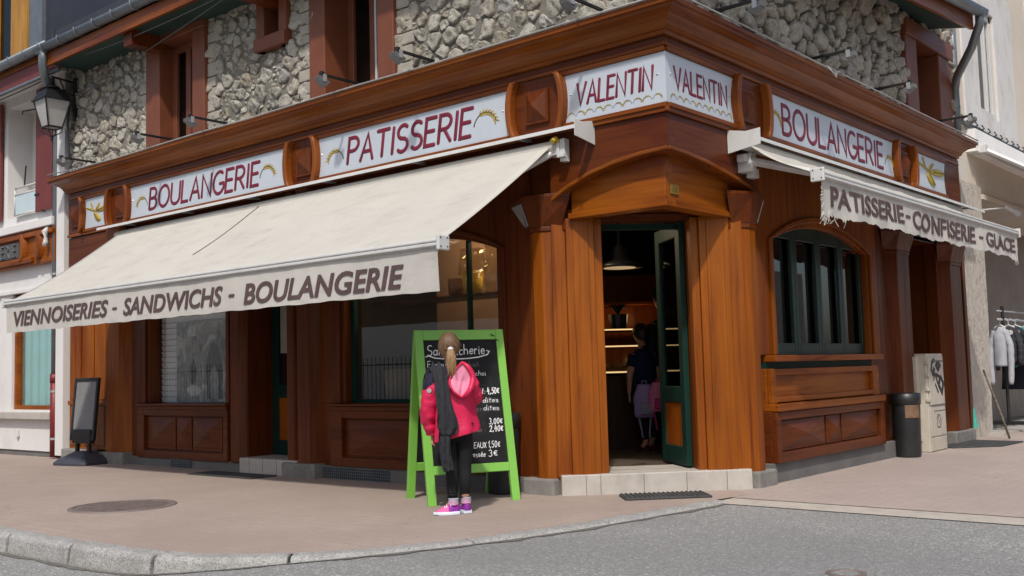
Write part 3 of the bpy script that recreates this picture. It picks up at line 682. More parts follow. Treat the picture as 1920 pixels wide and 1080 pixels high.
m = MB(FL); m.box(-1.02, -.10, -.22, -.10, 2.33, 2.72); m.box(-1.05, -.085, -.22, -.085, 2.285, 2.335); lb = m.build("lintel_beam", OX, B, bevel=.006)
m = MB(FR); m.box(.22, 1.10, -.22, -.10, 2.33, 2.72); m.box(.22, 1.13, -.22, -.085, 2.285, 2.335); m.build("lintel_beam", OY, B, bevel=.006)
m = MB(); m.prismz([(-1.2, .12), (-.12, .12), (-.12, 1.2), (-.55, 1.0), (-1.0, .5)], 2.345, 2.37); m.build("entrance_soffit", RX, B)
m = MB(FR); m.box(.165, .285, -.098, -.088, 2.385, 2.465); pl = m.build("number_plaque", paint("brass_yellow_plaque", (.20, .11, .012), .45, .2, 20), B, bevel=.004)
m = MB(FR); text_into(m, "15", .195, .255, 2.405, 2.45, -.088, .003); m.build("lettering", GOLDD, pl)
# --- infill boards behind the columns, long side
D0, D1 = -.24, -.10
def board(fr, mat, name="wall_panel", *boxes):
    m = MB(fr)
    for b in boxes: m.box(*b)
    return m.build(name, mat, B, bevel=.004)
# end bay
board(FL, OZ, "wall_panel", (-9.66, -8.55, D0, D1, .15, 3.0)); board(FL, RX, "lower_fascia", (-9.52, -8.02, -.098, -.003, 2.42, 2.99))
m = MB(FL)
for u in (-9.60, -9.25, -8.95): m.box(u, u + .27, D1, D1 + .018, .80, 3.0); m.box(u, u + .27, D1, D1 + .018, .2, .72)
m.box(-9.66, -8.6, D1, D1 + .03, .73, .79); m.build("end_panelling", OZ, B, bevel=.008)
def column(fr, u0, u1, dfront, z0, z1, cap=None, glow=0, mat=OZ):
    w = u1 - u0; c = (.36 if glow else .22) * w; m = MB(fr)
    m.prismz([(u0, D1), (u0 + c, dfront), (u1 - c, dfront), (u1, D1)], z0, z1)
    o = m.build("column", mat, B, bevel=.006)
    if cap:
        zb, zt = cap; k = .10; m = MB(fr)
        r0 = [(u0 - .01, D1, zb), (u0 + c - .01, dfront + .012, zb), (u1 - c + .01, dfront + .012, zb), (u1 + .01, D1, zb)]
        r1 = [(u0 - k * 1.5, D1 + .05, zt), (u0 + c - k * .5, dfront + k * .7, zt), (u1 - c + k * .5, dfront + k * .7, zt), (u1 + k * 1.5, D1 + .05, zt)]
        m.loft([[(u, d, zb - .04) for u, d, z in r0], r0]); m.loft([r0, r1]); m.loft([r1, [(u, d, zt + .035) for u, d, z in r1]])
        ca = m.build("capital", RZ, o, bevel=.006)
        if glow:
            a, b = (0, 1) if glow < 0 else (3, 2)
            P = [Vector(r0[a]), Vector(r0[b]), Vector(r1[b]), Vector(r1[a])]; ctr = sum(P, Vector()) / 4
            nn = (P[1] - P[0]).cross(P[3] - P[0]).normalized(); mid = Vector(((u0 + u1) / 2, D1, (zb + zt) / 2))
            if nn.dot(ctr - mid) < 0: nn = -nn
            Q = [tuple(ctr + (p - ctr) * .82 + nn * .006) for p in P]
            m = MB(fr); m.add(Q, [(0, 1, 2, 3)]); m.build("capital_lamp_glass", paint("grey_lamp_glass", (.30, .31, .32), .15, .1, 8), ca, solid=.006)
    return o
def plinth(fr, u0, u1, d1, z1, d0=-.12):
    m = MB(fr); m.box(u0, u1, d0, d1, -.02, z1); return m.build("plinth_block", CONC, B, bevel=.018)
column(FL, -8.60, -8.02, .02, .14, 3.0, (2.24, 2.48)); plinth(FL, -8.62, -8.0, .05, .145); plinth(FL, -9.7, -8.9, .0, .15)
# shop windows
def shop_window(fr, u0, u1, g0, g1, zs, zh, zt, panels, matv, mats_h, dp=-.10, pd=.0, glassm=GLASS, sill=True, inner=None):
    """frame u0..u1, glass g0..g1 from zs, arch springing zh, top zt; lower panels list of (a,b,c,e)"""
    m = MB(fr); A = arc(g0, g1, zh, zt)
    m.box(u0, g0, D0, dp + .02, zs, 3.0); m.box(g1, u1, D0, dp + .02, zs, 3.0)
    m.prism([(g0, 3.0)] + A + [(g1, 3.0)], D0, dp + .02)
    w = m.build("shop_window", matv, B, bevel=.006)
    m = MB(fr); A2 = arc(g0 - .05, g1 + .05, zh, zt + .05); t = .055
    m.loft([[(u, dp + .02, z), (u, dp + .05, z), (u2, dp + .05, z2), (u2, dp + .02, z2)] for (u, z), (u2, z2) in zip(A2, arc(g0 - .05 - t, g1 + .05 + t, zh, zt + .05 + t))])
    m.box(g0 - .05 - t, g0 - .05, dp + .02, dp + .05, zs, zh); m.box(g1 + .05, g1 + .05 + t, dp + .02, dp + .05, zs, zh)
    m.build("arch_trim", matv, w, bevel=.008)
    m = MB(fr); m.prism([(g0 - .02, zs - .01)] + [(u, z + .02) for u, z in A] + [(g1 + .02, zs - .01)], dp - .10, dp - .094); m.build("pane", glassm, w)
    return w
def sill_and_panels(fr, w, u0, u1, zs, panels, zb, mh, dp, mp):
    m = MB(fr); m.box(u0, u1, D0, dp + .055, zs - .028, zs - .002); m.box(u0 + .02, u1 - .02, D0, dp + .03, zs - .075, zs - .03); m.build("sill", mh, w, bevel=.008)
    m = MB(fr); a, b = panels[0][0] - .06, panels[-1][1] + .06; z0, z1 = zb, zs - .075
    m.box(u0, u1, D0, dp - .02, z0, z1)                                     # backing
    m.box(u0, a, dp - .02, dp + .03, z0, z1); m.box(b, u1, dp - .02, dp + .03, z0, z1); m.box(a, b, dp - .02, dp + .03, z1 - .07, z1); m.box(a, b, dp - .02, dp + .03, z0, z0 + .09)
    m.build("panel_frame", mh, w, bevel=.006)
    for p0, p1 in panels:
        m = MB(fr); m.box(p0, p1, dp - .02, dp - .002, z0 + .11, z1 - .09); pyramid(m, p0 + .02, p1 - .02, z0 + .13, z1 - .11, dp - .002, dp + .035); m.build("raised_panel", mp, w, bevel=.004)
w1 = shop_window(FL, -8.0, -5.86, -7.59, -5.98, .755, 2.15, 2.33, None, RZ, RX)
sill_and_panels(FL, w1, -7.80, -5.88, .755, [(-7.58, -6.98), (-6.95, -6.64), (-6.61, -6.02)], .10, RX, -.06, RX)
board(FL, RZ, "wall_panel", (-8.02, -7.78, D0, -.09, .1, .755))
column(FL, -5.87, -5.60, -.03, .10, 3.0, None, 0, RZ)
w2 = shop_window(FL, -4.30, -1.74, -3.91, -1.85, .755, 2.12, 2.30, None, RZ, RX)
sill_and_panels(FL, w2, -4.10, -1.76, .755, [(-3.86, -2.98), (-2.94, -2.5), (-2.46, -1.9)], .13, RX, -.06, RX)
board(FL, RZ, "wall_panel", (-4.30, -4.09, D0, -.09, .1, .755))
m = MB(FL); m.box(-3.93, -3.86, -.215, -.165, .755, 2.2); m.box(-3.86, -1.85, -.215, -.165, .755, .79); m.box(-2.30, -2.27, -.215, -.17, .79, 2.3); m.build("inner_frame", GREEN, w2)
board(FL, RZ, "wall_panel", (-1.75, -1.45, D0, D1 + .03, .1, 3.0))
column(FL, -4.82, -4.62, -.02, .14, 3.0, None, 0, RZ); column(FL, -4.61, -4.28, .03, .14, 3.0, (2.24, 2.48), 0, RZ); plinth(FL, -4.80, -4.26, .05, .145)
board(FL, GREYWALL, "base_wall", (-8.0, -5.6, -.24, -.055, -.02, .105)); board(FL, GREYWALL, "base_wall", (-4.28, -1.45, -.24, -.055, -.02, .13))
def vent(u0, u1, z0, z1):
    m = MB(FL); m.box(u0, u1, -.056, -.05, z0, z1); o = m.build("air_vent", BLACKM, B)
    m = MB(FL); n = int((u1 - u0) / .03)
    for i in range(n + 1): m.box(u0 + (u1 - u0) * i / n - .003, u0 + (u1 - u0) * i / n + .003, -.05, -.040, z0, z1)
    for i in range(5): zz = z0 + (z1 - z0) * i / 4; m.box(u0, u1, -.04, -.034, zz - .003, zz + .003)
    m.build("grille", ZINC, o)
vent(-7.05, -6.62, .005, .10); vent(-4.22, -3.25, .005, .115)
# recessed door, long side
board(FL, RZ, "recess_wall", (-5.62, -5.58, -.62, -.10, .15, 3.0)); board(FL, RZ, "recess_wall", (-4.72, -4.68, -.62, -.10, .15, 3.0)); board(FL, RX, "recess_ceiling", (-5.58, -4.72, -.66, -.10, 2.4, 2.5))
m = MB(FL); m.box(-5.60, -4.60, -.60, .005, -.02, .165); m.build("doorstep", TILE, B, bevel=.006)
m = MB(FL)
for u in (-5.42, -5.18, -4.94): m.box(u, u + .005, .005, .0065, 0, .16)
m.build("tile_joint", GREYWALL, B)
d_ = MB(FL); a, b, dd = -5.58, -4.70, -.43
d_.box(a, a + .11, dd - .05, dd, .17, 2.4); d_.box(b - .11, b, dd - .05, dd, .17, 2.4); d_.box(a + .11, b - .11, dd - .05, dd, .17, .33); d_.box(a + .11, b - .11, dd - .05, dd, .80, .95); d_.box(a + .11, b - .11, dd - .05, dd, 2.28, 2.4)
door = d_.build("door", GREEN, B, bevel=.006)
d_ = MB(FL); d_.box(a + .11, b - .11, dd - .04, dd - .012, .33, .80); d_.build("door_panel", OZ, door)
d_ = MB(FL); d_.box(a + .11, b - .11, dd - .03, dd - .024, .95, 2.28); d_.build("pane", GLASSD, door)
d_ = MB(FL); d_.box(a + .16, a + .34, dd, dd + .003, 1.30, 1.95); d_.build("notice", paint("grey_notice_paper", (.30, .29, .27), .8, .1, 5), door)
# --- corner columns and pilasters of the entrance
column(FL, -1.50, -1.14, .0, .13, 2.2, (2.24, 2.47), -1); plinth(FL, -1.53, -1.20, .03, .135, -.2)
column(FR, 1.14, 1.50, .0, .13, 2.2, (2.24, 2.47), 1); plinth(FR, 1.20, 1.53, .03, .135, -.2)
for s in (-1, 1):
    m = MB(FC)
    a, b = (.44, .70) if s > 0 else (-.70, -.46)
    m.box(a, b, -.22, .0, .16, 2.30); m.box(a + .06, b - .05, .0, .012, .162, 2.298)
    i0 = a - .07 if s > 0 else b; m.box(i0, i0 + .07, -.26, -.03, .16, 2.30)
    e0 = b if s > 0 else a - .12; m.box(e0, e0 + .12, -.2, -.02, .14, 2.3)
    m.build("entrance_pilaster", OZ, B, bevel=.007)
m = MB(FC); m.box(-.46, .44, -.26, -.05, 2.285, 2.335); m.build("door_head", RX, B)
m = MB(FC); m.box(-.80, .80, -.6, .045, -.03, .165); st = m.build("doorstep", TILE, B, bevel=.008)
m = MB(FC)
for u in (-.60, -.48, -.12, .24, .58): m.box(u, u + .005, .045, .0465, 0, .16)
m.box(-.46, .46, -.26, -.255, .165, .167); m.build("tile_joint", GREYWALL, st)
# open door leaf
h0, h1 = Vector((-.500, .975)), Vector((-1.02, 1.405)); t = (h1 - h0).normalized(); n = Vector((-t.y, t.x))
FD = lambda u, d, z: (h0.x + t.x * u + n.x * d, h0.y + t.y * u + n.y * d, z)
Lw = (h1 - h0).length
m = MB(FD); m.box(0, .11, -.025, .025, .18, 2.28); m.box(Lw - .11, Lw, -.025, .025, .18, 2.28); m.box(.11, Lw - .11, -.025, .025, .18, .34); m.box(.11, Lw - .11, -.025, .025, .72, .86); m.box(.11, Lw - .11, -.025, .025, 2.16, 2.28)
leaf = m.build("door", GREEN, B, bevel=.006)
m = MB(FD); m.box(.11, Lw - .11, -.012, .012, .34, .72); m.build("door_panel", OZ, leaf)
m = MB(FD); m.box(.11, Lw - .11, -.003, .003, .86, 2.16); m.build("pane", GLASSD, leaf)
m = MB(FC); m.box(.36, .425, -.31, -.26, .17, 2.28); m.box(-.46, .43, -.31, -.262, 2.23, 2.283); m.build("door_frame", GREEN, B, bevel=.004)
# --- side facade
w3 = shop_window(FR, 1.52, 4.30, 1.86, 4.02, 1.11, 2.16, 2.34, None, OZ, RY, glassm=GLASSD)
lf = MB(FR); g0, g1 = 1.86, 4.02
for i in range(4):
    a = g0 + (g1 - g0) * i / 4; b = g0 + (g1 - g0) * (i + 1) / 4
    lf.box(a + .004, a + .06, -.17, -.135, 1.11, 2.34); lf.box(b - .06, b - .004, -.17, -.135, 1.11, 2.34); lf.box(a + .06, b - .06, -.17, -.135, 1.11, 1.22); lf.box(a + .06, b - .06, -.17, -.135, 2.2, 2.34)
lf.build("folding_frame", DGREEN, w3, bevel=.005)
m = MB(FR); m.box(1.62, 4.12, D0, .02, 1.05, 1.108); m.build("sill", OY, w3, bevel=.008)
m = MB(FR); m.box(1.62, 4.10, D0, -.09, .99, 1.05); m.build("shadow_gap", GREEN, w3)
m = MB(FR); m.box(1.60, 4.2, D0, -.075, .68, .99); m.box(1.62, 1.70, -.075, -.03, .68, .99); m.box(3.92, 4.02, -.075, -.03, .68, .99); m.box(1.70, 3.92, -.075, -.03, .93, .985); m.box(1.70, 3.92, -.075, -.03, .69, .735); m.build("panel_frame", OY, w3, bevel=.006)
m = MB(FR); m.box(1.58, 4.06, D0, .045, .615, .68); m.build("ledge", OY, w3, bevel=.01)
m = MB(FR); m.box(1.58, 4.08, D0, -.03, .17, .615); m.box(1.58, 1.66, -.03, .02, .17, .61); m.box(3.96, 4.06, -.03, .02, .17, .61); m.box(1.66, 3.96, -.03, .02, .54, .61); m.box(1.66, 3.96, -.03, .02, .17, .26); m.build("panel_frame", RY, w3, bevel=.006)
for a, b in ((1.72, 2.62), (2.66, 2.98), (3.02, 3.92)):
    m = MB(FR); m.box(a, b, -.03, -.012, .27, .53); pyramid(m, a + .02, b - .02, .285, .515, -.012, .03); m.build("raised_panel", RY, w3, bevel=.004)
board(FR, GREYWALL, "base_wall", (1.5, 4.5, -.24, -.02, -.03, .17))
board(FR, RZ, "wall_panel", (4.04, 4.58, D0, -.085, .15, 3.0))
column(FR, 4.56, 5.22, .0, .15, 2.24, (2.26, 2.46), 0, RZ); plinth(FR, 4.54, 5.24, .02, .19)
column(FR, 6.36, 7.06, .0, .15, 2.2, (2.24, 2.44), 0, RZ); plinth(FR, 6.34, 7.1, .02, .15)
m = MB(FR); m.box(6.3, 7.06, D0, D1, .15, 3.0); m.box(7.06, 7.16, -.3, -.02, .0, 3.6); m.build("wall_panel", RZ, B)
m = MB(FR); m.box(5.20, 6.36, -.60, -.55, .0, 3.0); m.box(5.20, 5.24, -.55, -.12, .0, 3.0); m.box(6.32, 6.36, -.55, -.12, .0, 3.0); m.box(5.2, 6.4, -.55, -.1, 2.45, 2.5); m.box(5.5, 5.56, -.55, -.52, .1, 2.45); m.box(6.0, 6.06, -.55, -.52, .1, 2.45); m.build("recess_wall", RZ, B)
m = MB(FR); m.box(5.24, 6.34, -.55, -.08, -.03, .1); m.build("doorstep", CONC, B, bevel=.01)
m = MB(FR); m.box(4.5, 7.06, -.24, -.1, 2.46, 3.0); m.build("wall_panel", RY, B)
board(FL, RX, "wall_panel", (-5.65, -4.25, -.24, -.1, 2.5, 3.0)); board(FL, RX, "wall_panel", (-1.5, -1.1, -.24, -.1, 2.2, 3.0))
m = MB(FR); m.box(1.1, 1.56, -.24, -.1005, 2.2, 3.0); m.build("wall_panel", RY, B)
# --- interior shell
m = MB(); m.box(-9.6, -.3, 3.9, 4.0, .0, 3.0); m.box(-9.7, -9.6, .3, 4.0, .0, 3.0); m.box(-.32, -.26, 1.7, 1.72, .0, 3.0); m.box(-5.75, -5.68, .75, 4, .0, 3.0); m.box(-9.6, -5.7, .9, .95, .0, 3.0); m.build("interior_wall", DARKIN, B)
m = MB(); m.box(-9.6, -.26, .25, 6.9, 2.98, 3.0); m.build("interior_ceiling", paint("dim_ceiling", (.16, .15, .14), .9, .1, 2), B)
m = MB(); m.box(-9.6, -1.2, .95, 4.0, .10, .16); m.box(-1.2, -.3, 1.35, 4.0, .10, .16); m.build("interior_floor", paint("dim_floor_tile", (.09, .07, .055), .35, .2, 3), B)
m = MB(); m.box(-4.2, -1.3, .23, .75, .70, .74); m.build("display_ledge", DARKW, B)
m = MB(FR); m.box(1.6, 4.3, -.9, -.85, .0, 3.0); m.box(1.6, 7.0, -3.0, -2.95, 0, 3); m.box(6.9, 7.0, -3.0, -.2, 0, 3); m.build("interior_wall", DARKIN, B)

# ================================================================== SIGNS
def sign(name, label, fr, u0, u1, z0, z1, words, wheats=(), concave=(True, True), nuts=True, extra=None, thick=.012):
    o = thing(name, label, "shop sign", fr((u0 + u1) / 2, 0, z0), "sign boards on the shop fascia")
    m = MB(fr); cv = .045
    L = [(u0 + (cv * math.sin(math.pi * i / 10) if concave[0] else 0), z0 + (z1 - z0) * i / 10) for i in range(11)]
    Rr = [(u1 - (cv * math.sin(math.pi * i / 10) if concave[1] else 0), z0 + (z1 - z0) * i / 10) for i in range(11)][::-1]
    m.prism(L + Rr, .002, .002 + thick); m.build("board", SIGNW, o)
    hm = CX if fr is FL else CY
    m = MB(fr); a, b = u0 - .02, u1 + (.02 if concave[1] else 0); a = a if concave[0] else u0
    m.box(a, b, .001, .036, z1 + .003, z1 + .04); m.box(a, b, .001, .036, z0 - .04, z0 - .003); m.build("frame", hm, o, bevel=.006)
    for w, a, b, zz0, zz1, sh in words:
        m = MB(fr); stroke_text(m, w, a, b, zz0 + .014, zz1 - zz0 - .028, .002 + thick, .0205 if w != "VALENTIN" else .0135, shear=sh, flat=.3); m.build("lettering", SIGNR, o, smooth=True)
    for cu, cz, r, mir in wheats:
        m = MB(fr); wheat(m, cu, cz, r, .003 + thick, mir); m.build("wheat_ear", [GOLD, GOLDD], o, smooth=True)
    if nuts:
        for u in (u0 + .075, u1 - .075):
            if (u < u0 + .2 and not concave[0]) : u = u0 + .05
            m = MB(fr); m.add([(u, .002 + thick + .012, (z0 + z1) / 2 + .03)] + [(u + .012 * math.cos(k), .002 + thick, (z0 + z1) / 2 + .03 + .012 * math.sin(k)) for k in np.linspace(0, 5.2, 6)], [(0, k + 1, (k + 1) % 6 + 1) for k in range(6)]); m.build("cap_nut", ALU, o)
    return o
def twig(fr, cu, cz, s, o, lab="sprig_emblem", mir=1, sz=.5):
    m = MB(lambda u, d, z: fr(u, d, cz + (z - cz) * sz)); d = .016
    def leaf(a, ang, L, w): 
        c0 = Vector(a); dv = Vector((math.cos(R(ang)) * mir, math.sin(R(ang))))
        ribbon(m, [tuple(c0 + dv * L * t) for t in (0, .25, .6, .9, 1)], [w * .25, w * .8, w, w * .7, w * .1], d, .2, 0)
        ribbon(m, [tuple(c0 + dv * L * t) for t in (.1, .95)], [w * .12, w * .1], d + w * .2, .4, 1)
    def P(x, y): return (cu + x * s * mir, cz + y * s)
    leaf(P(-.45, .28), -28, .62 * s, .05 * s); leaf(P(.05, .02), 12, .55 * s, .13 * s); leaf(P(-.05, -.02), -62, .5 * s, .11 * s); leaf(P(.0, .05), 60, .38 * s, .05 * s); leaf(P(-.1, .1), 105, .4 * s, .035 * s)
    m.build(lab, [GOLD, GOLDD], o, smooth=True)
z0, z1 = 3.07, 3.468
o = sign("sign_board", "small square sign with a yellow wheat sprig at the far left end of the fascia", FL, -9.06, -8.41, z0, z1, [], (), nuts=False); twig(FL, -8.76, 3.27, .62, o, sz=.48)
sign("sign_board", "long grey-blue BOULANGERIE sign left of the PATISSERIE one", FL, -7.90, -4.69, z0, z1, [("BOULANGERIE", -7.44, -5.17, 3.125, 3.405, .14)], ((-7.60, 3.17, .13, -1), (-5.04, 3.17, .14, 1)))
sign("sign_board", "long grey-blue sign reading PATISSERIE in maroon letters", FL, -4.19, -1.57, z0, z1, [("PATISSERIE", -3.72, -2.0, 3.13, 3.41, .16)], ((-3.90, 3.17, .13, -1), (-1.86, 3.18, .14, 1)))
o = sign("sign_board", "VALENTIN sign with five wheat garlands on the left face of the corner", FL, -.98, .014, z0, z1, [("VALENTIN", -.85, -.10, 3.18, 3.39, .10)], (), (True, False))
o2 = sign("sign_board", "VALENTIN sign with five wheat garlands on the right face of the corner", FR, 0.002, 1.06, z0, z1, [("VALENTIN", .11, .94, 3.18, 3.385, 0.0)], (), (False, True))
for fr, oo, a, b in ((FL, o, -.95, -.02), (FR, o2, .04, 1.02)):
    n = 10
    for i in range(n):
        m = MB(fr); wheat(m, a + (b - a) * (i + .5) / n, 3.10, .042, .015, 1 if i % 2 else -1, 15, 168, 6); m.build("wheat_garland", [GOLD, GOLDD], oo, smooth=True)
sign("sign_board", "grey-blue BOULANGERIE sign on the side street above the frayed awning", FR, 1.65, 4.74, z0, z1, [("BOULANGERIE", 1.98, 4.42, 3.12, 3.415, 0.0)], ((1.83, 3.17, .13, 1), (4.60, 3.15, .13, 1)))
o = sign("sign_board", "small square sign with a yellow wheat sprig at the right end of the fascia", FR, 5.36, 6.50, z0, z1, [], (), nuts=False); twig(FR, 5.88, 3.28, .95, o, sz=.36)

# ================================================================== AWNINGS
rv = random.Random(4)
def valance_wave(seed, amp):
    ph = [random.Random(seed + i).uniform(0, 6) for i in range(4)]
    def w(u, z, zt, h):
        t = max(0, min(1, (zt - z) / h)); return amp * (.35 + t) * (math.sin(2.1 * u + ph[0]) + .6 * math.sin(5.3 * u + ph[1] + 1.5 * t) + .35 * math.sin(13 * u + ph[2] + 2 * t) + .2 * math.sin(29 * u + ph[3])) * .5
    return w
def awning(name, label, fr, hu, fu, bk, ft, vz, words, wamp, seed, fray=0, slack=0, hz=.0):
    """hu hood u-range, fu fabric u-range, bk (d,z) roller, ft (d,z) front bar, vz bottom of the valance"""
    o = thing(name, label, "awning", fr(fu[0], 0, bk[1]))
    m = MB(fr); nu = 60
    def fab(s, t):
        u = fu[0] + (fu[1] - fu[0]) * s; d = bk[0] + (ft[0] - bk[0]) * t; z = bk[1] + (ft[1] - bk[1]) * t
        z -= math.sin(math.pi * t) * (.035 + .010 * math.sin(2.3 * u) + .005 * math.sin(7.7 * u + 1 + 2 * t)) + .004 * math.sin(5 * u + 6 * t) * t * (1 - t) * 4
        if slack: z -= slack * math.sin(math.pi * t) * (1 + .5 * math.sin(u * 4.1) + .4 * math.sin(u * 9 + 1)); z += .012 * math.sin(u * 17 + 3 * t) * math.sin(math.pi * t)
        return (u, d, z)
    m.grid(fab, nu, 14); cv = m.build("canopy", CANV, o, smooth=True, solid=.004)
    m = MB(fr)
    for us in [fu[0] + (fu[1] - fu[0]) * k / 6 for k in range(1, 6)]:
        if name and slack == 0 and abs(us - (-5.0)) > 3: continue
    if not slack:
        for us in (-5.05,):
            m.tube([tuple(np.array(fab((us - fu[0]) / (fu[1] - fu[0]), t)) + np.array((0, .003, .006))) for t in np.linspace(.02, .62, 12)], .004, 5)
        m.build("seam", GREYL, cv)
    m = MB(fr); d, z = ft
    m.box(fu[0] - .02, fu[1] + .02, d - .05, d + .025, z - .035, z + .03); m.box(fu[0] - .02, fu[1] + .02, d + .025, d + .04, z - .028, z - .004); m.box(fu[0] - .02, fu[1] + .02, d + .025, d + .036, z + .004, z + .022)
    fb = m.build("front_bar", METW, o, bevel=.006)
    for s, u in ((-1, fu[0] - .02), (1, fu[1] + .02)):
        m = MB(fr); m.box(min(u, u + s * .03), max(u, u + s * .03), d - .065, d + .05, z - .06, z + .05); e = m.build("end_cap", METW, fb, bevel=.008)
        m = MB(fr)
        for a, b in ((-.04, -.035), (.03, -.035), (-.04, .03), (.03, .03)): m.box(u + s * .03 - .001, u + s * .03 + s * .003 + .001, d + a - .005, d + a + .005, z + b - .005, z + b + .005)
        m.build("screw", BLACKM, e)
    w = valance_wave(seed, wamp); zt = z - .03; h = zt - vz
    m = MB(fr); nv = 10; nn = 260; rg = random.Random(seed); fr_ = [rg.random() for _ in range(nn + 1)]
    def val(s, t):
        u = fu[0] + (fu[1] - fu[0]) * s; e = 0
        if t == 1: 
            e = (.008 if fray else .003) * math.sin(9 * u) + (.006 if fray else .002) * math.sin(23 * u)
            if fray:
                edge = math.exp(-((u - fu[0]) / .35) ** 2) + .5 * math.exp(-((u - fu[1]) / .25) ** 2)
                e += (fr_[int(s * nn)] ** 3) * .10 * edge * fray + .010 * fr_[int(s * nn)] * fray
        zz = zt - h * t - e
        return (u + (.015 * (fr_[int(t * 10)] - .5) if fray and (s == 0 or s == 1) else 0), d + .012 + w(u, zz, zt, h), zz)
    m.grid(val, nn, nv); va = m.build("valance", VALC, o, smooth=True)
    if fray:
        m = MB(fr)
        for i in range(26):
            u = fu[0] + abs(rg.gauss(0, .16)) if i < 18 else fu[1] - abs(rg.gauss(0, .10)); zb = vz + rg.uniform(-.02, .02); dd = d + .012 + w(u, zb, zt, h)
            m.tube([(u, dd, zb + .03), (u + rg.uniform(-.02, .02), dd + rg.uniform(-.01, .02), zb - .03), (u + rg.uniform(-.04, .04), dd + rg.uniform(-.02, .02), zb - rg.uniform(.04, .075))], .003, 4)
        for i in range(9):
            zz = rg.uniform(vz, zt - .05); m.tube([(fu[0] + .01, d + .012, zz), (fu[0] - rg.uniform(.015, .05), d + .01, zz - rg.uniform(0, .05))], .0035, 4)
        m.build("frayed_threads", VALC, va)
    m = MB(fr)
    for tx, a, b, c, e, sh in words: text_into(m, tx, a, b, c, e, d + .017, .003, sh, .022, 0, lambda u, zz: w(u, zz, zt, h), .04)
    m.build("lettering", GREYL, va)
    # hood, roller, cheeks and folding arms
    bk = (bk[0], bk[1] + hz); m = MB(fr); m.add([(hu[0], .0, bk[1] + .09), (hu[1], .0, bk[1] + .09), (hu[1], .17, bk[1] + .055), (hu[0], .17, bk[1] + .055), (hu[1], .175, bk[1] + .025), (hu[0], .175, bk[1] + .025)], [(0, 1, 2, 3), (3, 2, 4, 5)])
    hd = m.build("hood", METW, o, solid=.006)
    m = MB(fr); m.tube([(fu[0] - .05, bk[0], bk[1] - .02 - hz), (fu[1] + .05, bk[0], bk[1] - .02 - hz)], .05, 12); m.build("roller_tube", CANV, hd, smooth=True)
    for k in range(6):
        u = hu[0] + (hu[1] - hu[0]) * (k + .5) / 6; m = MB(fr); m.box(u - .02, u + .02, .0, .17, bk[1] + .03, bk[1] + .05); m.build("hood_bracket", ALU, hd)
    return o, hd
FLT = lambda u, d, z: (u, -d, z)
oL, hL = awning("shop_awning", "long cream awning with clean valance reading VIENNOISERIES - SANDWICHS - BOULANGERIE", FL, (-8.43, -.72), (-8.05, -1.065), (.07, 2.90), (1.45, 1.975), 1.622,
    [("VIENNOISERIES", -7.86, -5.72, 1.69, 1.862, .22), ("-", -5.64, -5.55, 1.752, 1.775, .22), ("SANDWICHS", -5.44, -3.73, 1.682, 1.855, .22), ("-", -3.635, -3.545, 1.745, 1.77, .22), ("BOULANGERIE", -3.42, -1.42, 1.665, 1.848, .22)], .014, 3, hz=.045)
def cheek(fr, u, s, bz, o, dmax=.30):
    m = MB(fr); P = [(0, bz + .10), (.17, bz + .065), (dmax, bz + .075), (dmax, bz - .06), (dmax * .6, bz - .075), (0, bz - .10)]
    m.add([(u, d, z) for d, z in P] + [(u + s * .006, d, z) for d, z in P], [list(range(6)), list(range(6, 12))[::-1]] + [(i, (i + 1) % 6, 6 + (i + 1) % 6, 6 + i) for i in range(6)])
    return m.build("hood_cheek", METW, o)
cheek(FL, -.69, 1, 2.945, hL, .27)
def arm(fr, pts, o, r=.028):
    m = MB(fr); m.tube(pts, r, 8); m.build("folding_arm", METW, o, bevel=.004)
m = MB(FL); m.box(-1.1, -.98, -.10, .10, 2.80, 2.90); m.box(-.98, -.93, .02, .09, 2.74, 2.93); m.box(-.99, -.92, .08, .12, 2.77, 2.80); m.build("arm_bracket", METW, hL, bevel=.004)
m = MB(FL); m.tube([(-1.0, .05, 2.90), (-1.0, .12, 2.93), (-1.0, .16, 2.90)], .022, 8); m.build("motor_clip", GOLD, hL)
arm(FL, [(-1.08, .08, 2.82), (-1.75, .76, 2.30), (-1.15, 1.40, 1.93)], oL); arm(FL, [(-7.9, .08, 2.80), (-7.2, .76, 2.30), (-7.8, 1.40, 1.93)], oL)
oR, hR = awning("shop_awning", "short cream awning with frayed soiled valance reading PATISSERIE - CONFISERIE - GLACE", FR, (.98, 7.5), (1.06, 6.62), (.10, 2.90), (.75, 2.53), 2.215,
    [("PATISSERIE", 1.22, 2.80, 2.285, 2.455, .0), ("-", 2.87, 2.98, 2.355, 2.38, 0), ("CONFISERIE", 3.05, 4.96, 2.265, 2.445, .0), ("-", 5.08, 5.2, 2.335, 2.36, 0), ("GLACE", 5.32, 6.5, 2.27, 2.435, .0)], .022, 9, 1.0, .035)
cheek(FR, .955, -1, 2.90, hR, .30)
m = MB(FR); m.box(1.12, 1.22, -.02, .12, 2.66, 2.82); m.box(1.06, 1.12, .02, .1, 2.74, 2.80); m.box(1.20, 1.30, .03, .10, 2.62, 2.70); m.build("arm_bracket", METW, hR, bevel=.004)
m = MB(FR)
for a, b in (((1.16, .10, 2.75), (1.10, .74, 2.54)),): m.tube([a, b], .035, 4)
m.build("folding_arm", METW, oR, bevel=.004); arm(FR, [(6.9, .08, 2.80), (6.2, .45, 2.64), (6.5, .72, 2.53)], oR)

